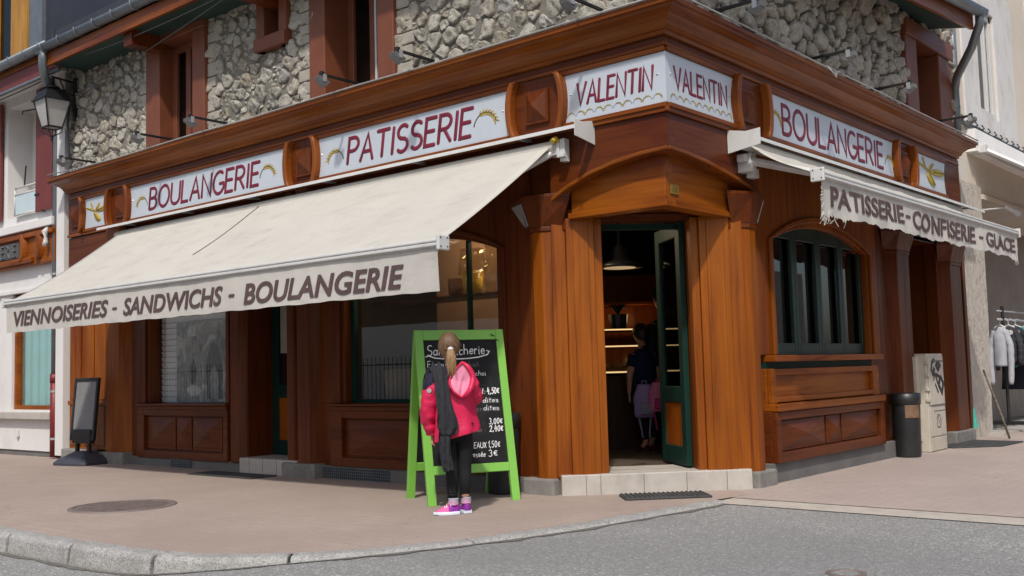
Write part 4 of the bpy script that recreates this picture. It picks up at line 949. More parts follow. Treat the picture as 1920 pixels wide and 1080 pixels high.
# ================================================================== FLOODLIGHTS
FLG = paint("grey_floodlight_casting", (.12, .123, .127), .5, .15, 20)
def flood(fr, u, lab):
    o = thing("floodlight", lab, "floodlight", fr(u, -.04, 3.93), "floodlights along the cornice")
    m = MB(fr); m.box(u - .012, u + .012, -.06, .47, 3.925, 3.95); m.box(u - .02, u + .02, .44, .48, 3.90, 3.965); m.build("arm", BLACKM, o, bevel=.003)
    m = MB(fr); c_ = Vector((.455, 3.865)); 
    P = [(.39, 3.865), (.465, 3.905), (.505, 3.868), (.43, 3.822)]
    m.add([(u - .045, d, z) for d, z in P] + [(u + .045, d, z) for d, z in P], [(0, 1, 2, 3), (7, 6, 5, 4), (0, 1, 5, 4), (1, 2, 6, 5), (2, 3, 7, 6), (3, 0, 4, 7)])
    for k in range(4): m.box(u - .04 + k * .024, u - .035 + k * .024, .46, .52, 3.868, 3.912)
    h = m.build("lamp_head", FLG, o, bevel=.004)
    m = MB(fr); m.box(u - .052, u - .047, .44, .48, 3.86, 3.93); m.box(u + .047, u + .052, .44, .48, 3.86, 3.93); m.build("bracket", ALU, h)
    m = MB(fr); m.add([(u - .038, .394, 3.856), (u + .038, .394, 3.856), (u + .038, .424, 3.823), (u - .038, .424, 3.823)], [(0, 1, 2, 3)]); m.build("lens", LGLASS, h)
    return o
fl = flood(FL, -8.80, "floodlight on a black arm at the far left end of the cornice")
for u, lab in ((-6.95, "floodlight left of the narrow stone-wall window, second along the long side"), (-5.83, "floodlight in front of the left tall window's right jamb"), (-3.56, "floodlight in front of the left jamb of the big middle window"), (-2.50, "floodlight right of the big middle window, above the PATISSERIE sign"), (-.57, "floodlight on the long side nearest the building corner")):
    c = copy_tree(fl, (u + 8.80, 0, 0)); c["label"] = lab
fl = flood(FR, .68, "floodlight on the side street nearest the building corner")
for u, lab in ((2.53, "floodlight above the side BOULANGERIE sign, second from the corner"), (4.10, "floodlight below the side street's stone-wall window"), (6.15, "floodlight at the far right end of the cornice beside the downpipe")):
    c = copy_tree(fl, (0, u - .68, 0)); c["label"] = lab

# ================================================================== LEFT NEIGHBOUR
H = thing("rendered_house", "white rendered house with red shutters at the left edge", "building", (-9.75, .15, 0))
NX = -9.69
m = MB(FL); wall_with_holes(m, -24, NX, 0.08, 5.5, [(-11.50, -10.02, .66, 2.36), (-11.70, -10.62, 3.52, 5.22)], -.55, -.13); m.build("wall", WHITEWALL, H)
m = MB(FL); m.box(NX - .22, NX - .0, -.6, -.02, 0.05, 5.4); m.build("corner_pier", WHITEWALL, H)
m = MB(FL); m.box(-24, NX - .2, -.5, -.15, -.02, .085); m.build("base", GREYWALL, H)
m = MB(FL); m.box(-24, -10.0, -.14, .02, 3.24, 3.36); m.build("string_course", WHITEWALL, H, bevel=.01)
m = MB(FL); m.box(-24, -9.98, -.2, -.08, 2.36, 2.42); m.build("lintel", WHITEWALL, H, bevel=.008)
m = MB(FL); m.box(-14, -10.12, -.3, -.03, .53, .63); m.build("sill", TILE, H, bevel=.008)
m = MB(FL); a, b, z0, z1 = -11.50, -10.02, .64, 2.36
m.box(a, a + .07, -.26, -.17, z0, z1); m.box(b - .07, b, -.26, -.17, z0, z1); m.box(a + .07, b - .07, -.26, -.17, z0, z0 + .08); m.box(a + .07, b - .07, -.26, -.17, z1 - .07, z1)
w = m.build("shop_window", OX, H, bevel=.006)
m = MB(FL); m.box(a + .06, b - .06, -.225, -.22, z0 + .07, z1 - .06); m.build("pane", GLASS, w)
m = MB(FL); m.grid(lambda s, t: (a + (b - a) * s, -.32 + .015 * math.sin(s * 40), z0 + (z1 - z0) * t), 60, 2); m.build("curtain", paint("pale_teal_curtain", (.42, .70, .68), .9, .06, 3), w, smooth=True)
# upper window with shutters
m = MB(FL); m.box(-11.72, -10.6, -.56, -.50, 3.5, 5.3); uw = m.build("window", WHITEWALL, H)
m = MB(FL); m.box(-10.98, -10.92, -.46, -.38, 3.52, 5.2); m.box(-11.7, -10.6, -.46, -.38, 3.52, 3.6); m.build("window_frame", OZ, uw)
m = MB(FL); m.box(-10.92, -10.6, -.45, -.44, 3.6, 5.2); m.build("pane", GLASSR, uw)
def shutter(u0, u1, z0, z1, d):
    m = MB(FL); n = 4
    for i in range(n): m.box(u0 + (u1 - u0) * i / n + .002, u0 + (u1 - u0) * (i + 1) / n - .002, d, d + .035, z0, z1)
    o = m.build("shutter", RS, H, bevel=.004)
    m = MB(FL)
    for z in (z0 + .25, z1 - .3): m.box(u0 - .01, u0 + .12, d + .035, d + .043, z - .015, z + .015)
    m.build("hinge", BLACKM, o)
shutter(-10.66, -10.16, 3.50, 5.30, -.10); shutter(-12.3, -11.80, 3.50, 5.3, -.10)
m = MB(FL)
for z in (3.83, 3.93): m.tube([(-11.34, -.08, z), (-10.62, -.08, z)], .014, 8)
m.tube([(-11.34, -.08, 3.93), (-11.34, -.08, 3.52)], .014, 8); m.tube([(-11.34, -.08, 3.53), (-10.62, -.08, 3.53)], .014, 8)
rl = m.build("balcony_rail", METW, H, smooth=True)
m = MB(FL); m.box(-11.31, -10.64, -.085, -.075, 3.54, 3.82); m.build("glass_panel", paint("frosted_rail_glass", (.50, .60, .62), .15, .04, 3), rl)
m = MB(FL); m.tube([(-11.08, -.12, 4.25), (-11.08, -.10, 3.95)], .012, 6); m.tube([(-10.8, -.12, 5.05), (-11.05, -.05, 5.05), (-11.05, -.05, 5.0)], .01, 6); m.tube([(-10.42, -.06, 3.5), (-10.35, -.02, 3.48), (-10.28, -.03, 3.47)], .014, 6); m.build("shutter_stay", BLACKM, H)
# eaves, gutter, downpipe
m = MB(FL); m.box(-24, -9.15, .30, .34, 5.22, 5.42); eb = m.build("fascia_board", RS, H); m = MB(FL); m.box(-24, -9.15, .335, .36, 5.42, 5.50); m.build("verge_strip", CX, H)
m = MB(FL); m.box(-24, -9.15, .30, .35, 5.19, 5.22); m.build("zinc_edge", ZINC, eb)
m = MB(FL); m.box(-24, -9.66, -.5, .30, 5.36, 5.40); m.build("eaves_board", WHITEWALL, H)
m = MB(FL); m.add([(-24, .42, 5.56), (-9.15, .42, 5.56), (-9.15, -3, 7.2), (-24, -3, 7.2)], [(0, 1, 2, 3)]); m.build("roof", SLATE, H, solid=.05)
m = MB(FL); m.loft([[(u, .43 + .075 * math.cos(R(a)), 5.56 + .075 * math.sin(R(a))) for a in range(170, 371, 20)] for u in (-24, -9.2)], False, closed=False); gg = m.build("gutter", ZINC, H, smooth=True, solid=.006)
for i in range(14):
    m = MB(FL); m.tube([(-9.4 - i * .45, .43 + .082 * math.cos(R(a)), 5.56 + .082 * math.sin(R(a))) for a in range(160, 381, 20)], .009, 5); m.build("gutter_bracket", ZINC, gg)
m = MB(FL); m.tube([(-9.42, .43, 5.55), (-9.42, .43, 5.28), (-9.55, .33, 5.14), (-9.85, .05, 5.02), (-9.99, -.06, 4.92), (-10.02, -.07, 4.75), (-10.03, -.07, 1.12)], .05, 12); dpp = m.build("downpipe", ZINC, H, smooth=True)
m = MB(FL); m.tube([(-10.03, -.07, 1.14), (-10.03, -.07, .02)], .058, 12); m.tube([(-10.03, -.07, 1.16), (-10.03, -.07, 1.04)], .064, 12); m.build("pipe_foot", REDPIPE, dpp, smooth=True)
for z in (2.55, .92, .27, 4.6):
    m = MB(FL); m.tube([(-10.03, -.07, z - .015), (-10.03, -.07, z + .015)], .066, 12); m.box(-10.12, -9.94, -.13, -.06, z - .012, z + .012); m.build("pipe_clip", ALU, dpp)
m = MB(FL); m.box(-11.27, -11.20, -.13, -.09, .27, .36); m.tube([(-11.235, -.10, .38), (-11.235, -.10, .26)], .02, 8); m.build("wall_socket", METW, H, bevel=.006)
# butcher's fascia
o = thing("butcher_sign", "orange wooden fascia with grey carved letters ending HERIE under the white house's balcony", "shop sign", (-10.6, .1, 2.75))
m = MB(FL); m.box(-18, -9.98, -.13, -.03, 2.73, 3.24); m.box(-18, -9.98, -.03, .02, 3.13, 3.20); m.box(-18, -10.6, -.03, .02, 2.77, 2.85); m.build("fascia", OX, o, bevel=.01)
m = MB(FL); m.box(-17, -11.05, -.03, -.012, 2.87, 3.10); m.build("plate", paint("dark_grey_plate", (.075, .077, .08), .6, .2, 5), o)
m = MB(FL); text_into(m, "BOUCHERIE", -12.62, -11.12, 2.89, 3.08, -.012, .02, 0, -.02); m.build("lettering", paint("grey_metal_letters", (.14, .145, .15), .4, .2, 8), o, bevel=.004)
for u in (-10.95, -10.45):
    m = MB(FL); rings = [[(u - .06, -.03, 3.0 + .2 * math.sin(R(a))), (u - .05 + .09 * math.cos(R(a)), .035, 3.0 + .2 * math.sin(R(a))), (u + .03 + .09 * math.cos(R(a)), .035, 3.0 + .2 * math.sin(R(a))), (u + .06 + .09 * math.cos(R(a)), -.03, 3.0 + .2 * math.sin(R(a)))] for a in range(-80, 81, 20)]
    m.loft(rings); m.build("scroll", OZ, o, bevel=.006)
m = MB(FL); m.tube([(-10.13, .0, 3.2), (-10.11, .05, 3.15), (-10.14, .02, 3.08), (-10.10, .04, 3.0), (-10.13, .05, 2.95)], [.03, .045, .025, .04, .03], 7); tag(m.build("cable_clamp", METW, None, smooth=True), "white cable clamp on the butcher's fascia by the downpipe", "cable clamp")
# street lantern
L0 = Vector((-9.40, -.30, 4.30))
o = thing("street_lantern", "black four-sided street lantern hanging from a wall bracket", "lantern", tuple(L0))
def sq(r, z): return [(L0.x + r * math.cos(R(45 + 90 * k)) * 1.414 * .42, L0.y + r * math.sin(R(45 + 90 * k)) * 1.414 * .42, L0.z + z) for k in range(4)]
m = MB(); m.loft([sq(.22, .16), sq(.40, .52)]); m.build("glass", LGLASS, o)
m = MB()
for k in range(4): m.tube([sq(.225, .155)[k], sq(.41, .525)[k]], .011, 6); m.tube([sq(.225, .16)[k], sq(.225, .16)[(k + 1) % 4]], .014, 6)
m.loft([sq(.47, .515), sq(.47, .53), sq(.41, .55), sq(.30, .66), sq(.34, .67), sq(.16, .685)]); m.lathe([(.05, .68), (.10, .70), (.10, .715), (.04, .745), (.025, .80), (.035, .82), (.02, .84)], tuple(L0), 14)
m.build("lantern_frame", BLACKM, o)
m = MB()
for k in range(4):
    p = Vector(sq(.225, .15)[k]); c_ = Vector((L0.x, L0.y, L0.z + .03)); m.tube([tuple(p), tuple(p + Vector((0, 0, -.05))), tuple((p * .6 + c_ * .4) - Vector((0, 0, .03))), tuple(c_)], .008, 6)
m.lathe([(.005, -.03), (.018, -.01), (.02, .03), (.008, .05)], tuple(L0), 8); m.build("scroll_cage", BLACKM, o)
m = MB(); m.tube([(L0.x, L0.y, 5.10), (L0.x, L0.y, 5.16), (L0.x, .02, 5.13)], .016, 8); m.box(L0.x - .03, L0.x + .03, .0, .04, 4.6, 5.2); m.tube([(L0.x, -.2, 5.14), (L0.x, -.12, 4.98), (L0.x, -.01, 4.95)], .01, 6); m.build("wall_bracket", BLACKM, o)
m = MB(); wire(m, (-16, -.35, 5.5), (L0.x, L0.y, 5.17), .15, .009, 16); m.build("supply_cable", BLACKP, o)
# taller house behind, upper left
o = thing("chalet", "dark clad house with yellow wooden window rising behind the gutters top left", "building", (-14, 3, 0))
m = MB(FL); m.box(-40, -5.0, -9, -3.0, 5, 14); m.build("dark_cladding", paint("blue_black_cladding", (.022, .024, .034), .6, .25, 2), o)
m = MB(FL); m.box(-11.0, -5.0, -.56, -.5, 5.9, 6.36); m.box(-11.06, -11.0, -.58, -.48, 5.88, 6.38); m.build("dark_metal_parapet", paint("dark_grey_sheet_metal", (.035, .035, .04), .5, .15, 3), o)
m = MB(FL); m.box(-19.6, -18.6, -3.0, -2.88, 7.4, 9.9); m.box(-17.95, -17.2, -3.0, -2.88, 7.4, 9.9); yw = m.build("shutter", wood("honey_pine", (.42, .20, .035), (.28, .12, .02), 2), o)
m = MB(FL); m.box(-18.6, -17.95, -3.0, -2.95, 7.4, 9.9); m.build("pane", GLASSR, o)
m = MB(FL); m.box(-17.2, -16.6, -3, -2.92, 7.2, 9.9); m.build("zinc_trim", ZINC, o)

# ================================================================== RIGHT NEIGHBOUR
Q = thing("plaster_house", "cream plaster house with patched white window at the right edge", "building", (0, 8, 0))
m = MB(FR); wall_with_holes(m, 7.16, 24, 3.35, 9, [(8.75, 9.62, 4.55, 6.15)], -.7, -.16); m.build("wall", CREAM, Q)
m = MB(FR); m.box(8.05, 8.75, -.16, -.135, 4.1, 6.6); m.box(9.62, 10.6, -.16, -.13, 4.1, 6.6); m.box(8.75, 9.62, -.16, -.135, 4.1, 4.55); m.box(8.75, 9.62, -.16, -.13, 6.15, 6.6); m.box(11.6, 14, -.16, -.135, 4.4, 7.5); m.build("window_surround", PALEP, Q)
m = MB(FR); a, b, z0, z1, dd = 8.75, 9.62, 4.55, 6.15, -.245
m.box(a, a + .08, dd, dd + .07, z0, z1); m.box(b - .10, b, dd, dd + .07, z0, z1); m.box(a, b, dd, dd + .07, z1 - .1, z1); m.box(a, b, dd, dd + .08, z0, z0 + .09); m.box((a + b) / 2 + .05, (a + b) / 2 + .12, dd, dd + .075, z0 + .09, z1 - .1)
w = m.build("window", METW, Q, bevel=.008); m = MB(FR); m.box(a + .07, b - .09, dd + .02, dd + .026, z0, z1); m.build("pane", GLASSR, w)
m = MB(FR); m.box(a, b, -.72, -.6, 4.4, 6.3); m.build("net_curtain", paint("grey_net_curtain", (.30, .31, .32), .9, .1, 3), w)
m = MB(FR); m.prism([(7.40, 0), (7.44, 3.4), (8.32, 3.4), (8.30, 1.6), (8.18, .0)], -.75, -.09); m.build("granite_pier", GRANITE, Q)
m = MB(FR); m.box(8.0, 24, -.25, -.02, 3.86, 4.17); m.build("sign_band", paint("white_painted_band", (.78, .77, .75), .7, .06, 1.5), Q)
m = MB(FR); m.box(8.2, 14, -1.0, -.92, 0, 3.4); m.box(8.25, 8.45, -.92, -.7, .0, 3.4); m.box(9.4, 9.55, -.92, -.8, 0, 3.0); rc = m.build("shopfront_recess", paint("brown_grey_recess", (.22, .19, .16), .8, .15, 2), Q)
m = MB(FR); m.box(8.45, 9.4, -.90, -.86, .3, 2.7); m.build("shop_glass", GLASSD, rc); m = MB(FR); m.box(8.45, 14, -.92, -.1, 3.25, 3.32); m.build("recess_ceiling", CREAM, rc)
m = MB(FR); m.box(8.45, 8.53, -.87, -.82, .3, 2.9); m.box(8.53, 9.4, -.87, -.82, 2.7, 2.9); m.build("window_frame", RX, rc)
m = MB(FR); m.box(8.0, 14, -.75, .1, -.02, .03); m.build("threshold", TILE, Q)
m = MB(FR)
pts = [(7.3 + i * .3, -.12, 4.24 + .0 * i + .012 * math.sin(i * 2)) for i in range(22)]
m.tube(pts, .03, 7); 
for i in range(21): m.tube([(7.4 + i * .3, -.16, 4.22), (7.4 + i * .3, -.07, 4.27), (7.4 + i * .3, -.10, 4.32)], .012, 5)
m.build("cable_bundle", BLACKP, Q, smooth=True)
o = thing("shop_awning", "plain white rolled-out awning on the plaster house at the right edge", "awning", (0, 8.3, 3.9))
m = MB(FR); m.grid(lambda s, t: (8.25 + 6 * s, -.05 + 1.0 * t, 3.95 - .62 * t - .02 * math.sin(math.pi * t)), 8, 6); m.build("canopy", canvas("white_awning_canvas", (.66, .65, .63)), o, smooth=True, solid=.006)
m = MB(FR); m.tube([(8.24, -.03, 3.93), (8.24, .96, 3.30)], .035, 6); m.tube([(8.22, .96, 3.31), (14.3, .96, 3.31)], .03, 6); m.build("arm", METW, o)
m = MB(FR); m.box(8.12, 8.25, -.12, .06, 3.84, 3.96); m.build("cassette_end", METW, o, bevel=.01)
o = thing("wall_spotlight", "small white spotlight on a thin arm in the plaster house's recess", "spotlight", (-.2, 8.6, 3.1))
m = MB(FR); m.tube([(8.35, -.10, 3.09), (8.40, -.08, 3.09), (8.75, .12, 3.13)], .012, 6); m.lathe([(.05, -.02), (.06, 0), (.05, .02)], (0, 0, 0), 8) if False else None; m.build("arm", METW, o)
m = MB(FR); m.tube([(8.72, .10, 3.14), (8.80, .14, 3.11), (8.92, .22, 3.05)], [.03, .035, .065], 10); m.build("shade", METW, o, smooth=True)
# clothes rack
o = thing("clothes_rack", "black wheeled clothes rack in front of the plaster house", "clothes rack", (.05, 9, 0))
m = MB(FR); m.tube([(8.50, -.03, 1.56), (11.2, -.03, 1.56)], .018, 8); m.tube([(8.50, -.03, 1.68), (11.2, -.03, 1.68)], .012, 8); m.build("rail", ALU, o, smooth=True)
for u in (8.72, 10.9):
    m = MB(FR); m.tube([(u, -.02, .12), (u, -.02, 1.75)], .022, 8); m.box(u - .025, u + .025, -.30, .34, .10, .15); ps = m.build("post", BLACKM, o)
    for d in (-.26, .30):
        m = MB(FR); m.tube([(u - .03, d, .055), (u - .012, d, .055)], .052, 14); m.tube([(u + .012, d, .055), (u + .03, d, .055)], .052, 14); m.box(u - .035, u + .035, d - .02, d + .02, .06, .11); m.build("castor", GREYP, ps, smooth=False)
m = MB(FR); m.box(8.74, 10.9, -.28, -.24, .1, .14); m.box(8.74, 10.9, .28, .32, .1, .14); m.build("base_rail", BLACKM, o)
def garment(name, label, cat, u, sh, L, mat, sleeve, quilt=0, x0=.02, grp="clothes hanging on the rack"):
    o = thing(name, label, cat, FR(u, x0, 1.5), grp); m = MB(FR)
    rings = []; nk = 22
    for i in range(nk + 1):
        t = i / nk; z = 1.46 - L * t; hw = (.06 + (sh - .06) * min(1, t * 5) ** .6) * (1 + .05 * math.sin(7 * t)); th = .05 + .045 * min(1, t * 4)
        if quilt: k = .82 + .22 * abs(math.sin(math.pi * t * quilt)); th *= k; hw *= .96 + .05 * k
        rings.append([(u + th * math.sin(a) * (1 + .12 * math.sin(3 * a + i * .3)), x0 + hw * math.cos(a), z) for a in np.linspace(0, 2 * math.pi, 19)[:-1]])
    m.loft(rings); m.build("body", mat, o, smooth=True)
    for s in (-1, 1):
        m = MB(FR); pts = [(u - .01, x0 + s * (sh - .04), 1.40), (u - .03, x0 + s * (sh + .03), 1.2), (u - .05, x0 + s * (sh + .035), 1.44 - sleeve * .6), (u - .06, x0 + s * (sh + .02), 1.44 - sleeve)]
        P = []; rs = []
        for i in range(25):
            t = i / 24 * 3; k = min(2, int(t)); f_ = t - k; P.append(tuple(Vector(pts[k]) * (1 - f_) + Vector(pts[k + 1]) * f_)); r = .052 - .016 * i / 24
            rs.append(r * ((.8 + .28 * abs(math.sin(math.pi * i / 24 * quilt * .9))) if quilt else (1 + .05 * math.sin(i * 1.3))))
        rs[-1] *= .75; m.tube(P, rs, 10); m.build("sleeve", mat, o, smooth=True)
    m = MB(FR); m.tube([(u, x0 - .08, 1.45), (u, x0, 1.49), (u, x0 + .08, 1.45)], .010, 6); m.tube([(u, x0, 1.49), (u, x0, 1.54), (u, -.03, 1.585), (u, -.05, 1.57)], .005, 5); m.build("hanger", METW, o)
    if quilt:
        m = MB(FR); m.tube([(u - .11, x0 + .05, 1.38), (u - .115, x0 + .05, 1.38)], .035, 12); m.build("price_disc", METW, o)
    return o
FAB = lambda n, c: paint(n, c, .85, .12, 8, .2, 30)
garment("sweatshirt", "light grey sweatshirt with hanging sleeves at the front of the rack", "sweatshirt", 8.66, .10, .55, FAB("pale_grey_jersey", (.36, .37, .41)), .78, 0, -.05)
garment("puffer_jacket", "dark quilted puffer jacket directly behind the grey sweatshirt", "jacket", 8.90, .12, .50, FAB("charcoal_quilting", (.024, .025, .032)), .50, 7, .0)
garment("puffer_jacket", "dark quilted puffer jacket behind another one, beside the turquoise coat", "jacket", 9.10, .13, .55, FAB("black_quilting", (.020, .021, .028)), .55, 7, .04)
garment("turquoise_coat", "turquoise coat cut by the right edge of the picture", "coat", 9.42, .14, .55, FAB("turquoise_fabric", (.02, .32, .36)), .55, 0, .10)
garment("dark_trousers", "navy garments hanging at the back of the rack against the pillar", "trousers", 9.8, .26, .9, FAB("navy_fabric", (.012, .014, .03)), .6, 0, -.12)

# ================================================================== THINGS ON THE PAVEMENT
# green A-board
fc = Vector((-1.461, -.691, 0)); rx = Vector((.469, .883, 0)); fw = Vector((-.883, .469, 0))
FB = lambda u, d, z: tuple(fc + rx * u - fw * d + Vector((0, 0, z)))           # d towards the viewer
A = thing("menu_board", "lime green A-frame chalkboard with handwritten sandwich menu", "chalkboard", tuple(fc))
Hh, lean = 1.385, .305
def slant(sgn):   # frame lying in the leaning board plane: v up the board
    ln = math.hypot(Hh, lean); cs, sn = Hh / ln, lean / ln
    base = 0 if sgn > 0 else -2 * lean - .04
    return (lambda u, d, v: FB(u, base - sgn * (v * sn) + sgn * d * cs, v * cs + d * sn)), ln
for sgn in (1, -1):
    f_, ln = slant(sgn)
    m = MB(f_); hw = .355; t = .068
    m.box(-hw - .03, -hw + t - .03, -.04, .0, 0, ln - .0); m.box(hw - t + .03, hw + .03, -.04, .0, 0, ln); m.box(-hw + t - .03, hw - t + .03, -.038, -.002, ln - .085, ln - .002); m.box(-hw + t - .03, hw - t + .03, -.038, -.002, .24, .31)
    fr_o = m.build("frame" if sgn > 0 else "rear_frame", LIME, A, bevel=.004)
    m = MB(f_); m.box(-hw + t - .035, hw - t + .035, -.028, -.014, .30, ln - .08); bd = m.build("slate", BOARD, fr_o)
    if sgn > 0: fF, sl_ = f_, bd
m = MB(fF); m.tube([(hw - .05, .0, ln - .06), (hw - .09, .015, ln - .045)], .004, 5); m.tube([(hw - .02, .0, ln - .10), (hw - .05, .015, ln - .085)], .004, 5); m.build("hinge_pin", BLACKM, A)
rc = random.Random(11)
def chalk(s, u0, u1, z, h, r=.0035, mat=CHALK, sl=0.0):
    m = MB(fF); stroke_text(m, s, u0, u1, z, h, -.0135, r * .64, .12, .2, .25, jit=.03, slope=sl, rnd=rc); m.build("chalk_writing", mat, sl_)
chalk("Sandwicherie", -.29, .215, 1.205, .085, .0058, CHALK, .015)
m = MB(fF); ribbon(m, [(-.305, 1.195), (-.28, 1.203), (-.22, 1.183), (-.1, 1.172), (.05, 1.175), (.15, 1.185), (.23, 1.205), (.25, 1.232), (.225, 1.24)], [.0045] * 9, -.0135, .25); m.build("chalk_writing", CHALK, sl_)
chalk("Formule", -.295, -.09, 1.105, .055, .0038); chalk("sandwich", -.02, .15, 1.105, .045, .0028, CHALKF)
chalk("ou choi", .03, .20, 1.03, .042, .0032, CHALK)
chalk("complet:", .0, .18, .875, .052, .0040, CHALK); chalk("4,50€", .195, .305, .875, .056, .0055)
chalk("thon crudités", -.05, .295, .80, .042, .0030, CHALKF); chalk("dites", .15, .285, .805, .042, .0034); chalk("oeuf crudités", -.05, .295, .735, .042, .0028, CHALKF); chalk("dites", .15, .285, .74, .042, .0030)
chalk("pizza :", -.02, .14, .625, .04, .0028, CHALKF); chalk("3,00€", .185, .305, .625, .05, .0048); chalk("quiches :", -.02, .15, .565, .04, .0028, CHALKF); chalk("2,40€", .185, .305, .565, .052, .0054)
chalk("EAUX", .035, .145, .435, .045, .0036); chalk("1,50€", .157, .265, .435, .056, .0040); chalk("pressée", -.02, .13, .365, .048, .0034); chalk("3€", .155, .235, .365, .055, .0042)
chalk("C", -.24, -.18, .40, .07, .004); chalk("s", -.225, -.205, .49, .04, .003)
# bins
def bin_(label, x, y, r, h, tagm=None):
    o = thing("litter_bin", label, "bin", (x, y, 0), "black bins against the shopfront")
    m = MB(); m.lathe([(r * .86, 0), (r * .9, .02), (r, h - .10), (r, h - .02)], (x, y, 0), 32); m.build("body", BLACKP, o, smooth=True, bevel=.004)
    m = MB(); rings = [[(x + rr * math.cos(a), y + rr * math.sin(a), z) for a in np.linspace(0, 2 * math.pi, 33)[:-1]] for rr, z in ((r * 1.0, h - .12), (r * 1.05, h - .115), (r * 1.06, h), (r * .98, h + .005), (r * .93, h - .03), (r * .90, h - .2))]
    m.loft(rings, False); m.build("rim", BLACKP, o, smooth=True)
    return o
b = bin_("black bin half hidden behind the green menu board", -1.70, -.01 - .06, .145, .675)
m = MB(); m.tube([(-1.585, -.19, .40), (-1.575, -.20, .40), (-1.575, -.2, .53), (-1.585, -.19, .53)], .008, 6); m.build("handle", ALU, b)
b = bin_("black bin with a brown label standing by the cream meter cabinet", .085, 4.50, .145, .675)
m = MB(); rings = [[(  .085 + .147 * math.cos(a), 4.50 + .147 * math.sin(a), z) for a in np.linspace(R(-75), R(-10), 9)] for z in (.42, .56)]
m.loft(rings, False, closed=False); m.build("sticker", paint("brown_bin_label", (.17, .10, .055), .6, .35, 14), b, smooth=True)
# cream meter cabinet
o = thing("meter_cabinet", "cream meter cabinet with black graffiti tag against the side wall", "cabinet", (0, 5.3, 0))
m = MB(FR); m.box(5.10, 5.66, -.06, .12, 0, 1.10); m.box(5.02, 5.10, -.06, .04, .12, 1.07); m.build("housing", CREAMCAB, o, bevel=.01)
m = MB(FR); m.box(5.13, 5.63, .12, .132, .52, 1.06); m.build("door", CREAMCAB, o, bevel=.006); m = MB(FR); m.box(5.13, 5.63, .12, .130, .17, .50); m.build("door", CREAMCAB, o, bevel=.006)
m = MB(FR); m.box(5.13, 5.63, .12, .128, .01, .155); m.build("cable_cover", CREAMCAB, o, bevel=.006)
for z in (.58, .70, .86, 1.0):
    m = MB(FR); m.box(5.085, 5.135, .10, .14, z - .02, z + .02); m.build("hinge", CREAMCAB, o, bevel=.004)
m = MB(FR); m.box(5.22, 5.6, .133, .136, 1.005, 1.02); m.box(5.18, 5.62, .1325, .1345, .505, .512); m.box(5.25, 5.62, .1325, .1345, .45, .456); m.build("slot", GREYP, o)
m = MB(FR)
def tagline(P, r=.016): ribbon(m, [(5.2 + x * .40, .60 + z * .44) for x, z in P], [r * 1.5] * len(P), .1325, .08)
tagline([(.35, .98), (.12, .9), (.05, .72), (.2, .6), (.3, .72), (.2, .76)]); tagline([(.6, .92), (.48, .82), (.62, .72), (.78, .82), (.62, .93)], .02); tagline([(.1, .58), (.3, .62), (.2, .45)], .012); tagline([(.35, .62), (.55, .35)], .014); tagline([(.42, .6), (.75, .52)], .014); tagline([(.75, .55), (.62, .3), (.85, .12), (1.0, .35), (.78, .55)], .02); tagline([(.32, .35), (.55, .12)], .012)
m.build("graffiti_tag", BLACKM, o)
m = MB(FR); ribbon(m, [(5.36, .40), (5.32, .36), (5.34, .27), (5.42, .26), (5.46, .33), (5.42, .40), (5.36, .41), (5.40, .31)], [.006] * 8, .1315, .15); m.build("graffiti_mark", BLACKM, o)
# pivot sign stand at the left
base = Vector((-8.62, -.24, 0)); ang = R(12); ca, sa = math.cos(ang), math.sin(ang)
FS = lambda u, d, z: (base.x + u * ca + d * sa, base.y + u * sa - d * ca, z)
o = thing("sign_stand", "blank grey swing sign in black frame on a moulded foot", "sign stand", tuple(base))
m = MB(FS)
for s in (1,):
    rings = []
    for z, k in ((0, 1.0), (.03, 1.0), (.07, .86), (.12, .55), (.155, .34), (.165, .28)):
        rings.append([(.33 * k * max(-.92, min(.92, 1.25 * math.cos(a))), .26 * k * max(-.92, min(.92, 1.25 * math.sin(a))), z) for a in np.linspace(0, 2 * math.pi, 29)[:-1]])
    m.loft(rings)
m.build("foot", paint("blue_grey_rubber_foot", (.045, .047, .062), .55, .15, 5), o, smooth=False, bevel=.006)
m = MB(FS); m.box(-.13, -.09, -.03, .02, .14, .30); m.box(.09, .13, -.03, .02, .14, .30); m.build("spring_post", BLACKM, o, bevel=.01)
m = MB(FS); m.box(-.17, .17, -.05, .04, .26, .44); m.build("bracket_box", BLACKP, o, bevel=.015)
tl = lambda u, d, z: FS(u, d - (z - .44) * .10, z)
m = MB(tl); m.box(-.22, -.185, -.03, .02, .30, 1.09); m.box(.185, .22, -.03, .02, .30, 1.09); m.box(-.185, .185, -.03, .02, 1.045, 1.09); m.box(-.185, .185, -.03, .02, .30, .34); m.build("frame", BLACKP, o, bevel=.01)
m = MB(tl); m.box(-.19, .19, -.012, .004, .34, 1.05); m.build("panel", paint("blank_grey_panel", (.20, .20, .205), .25, .12, 3), o)
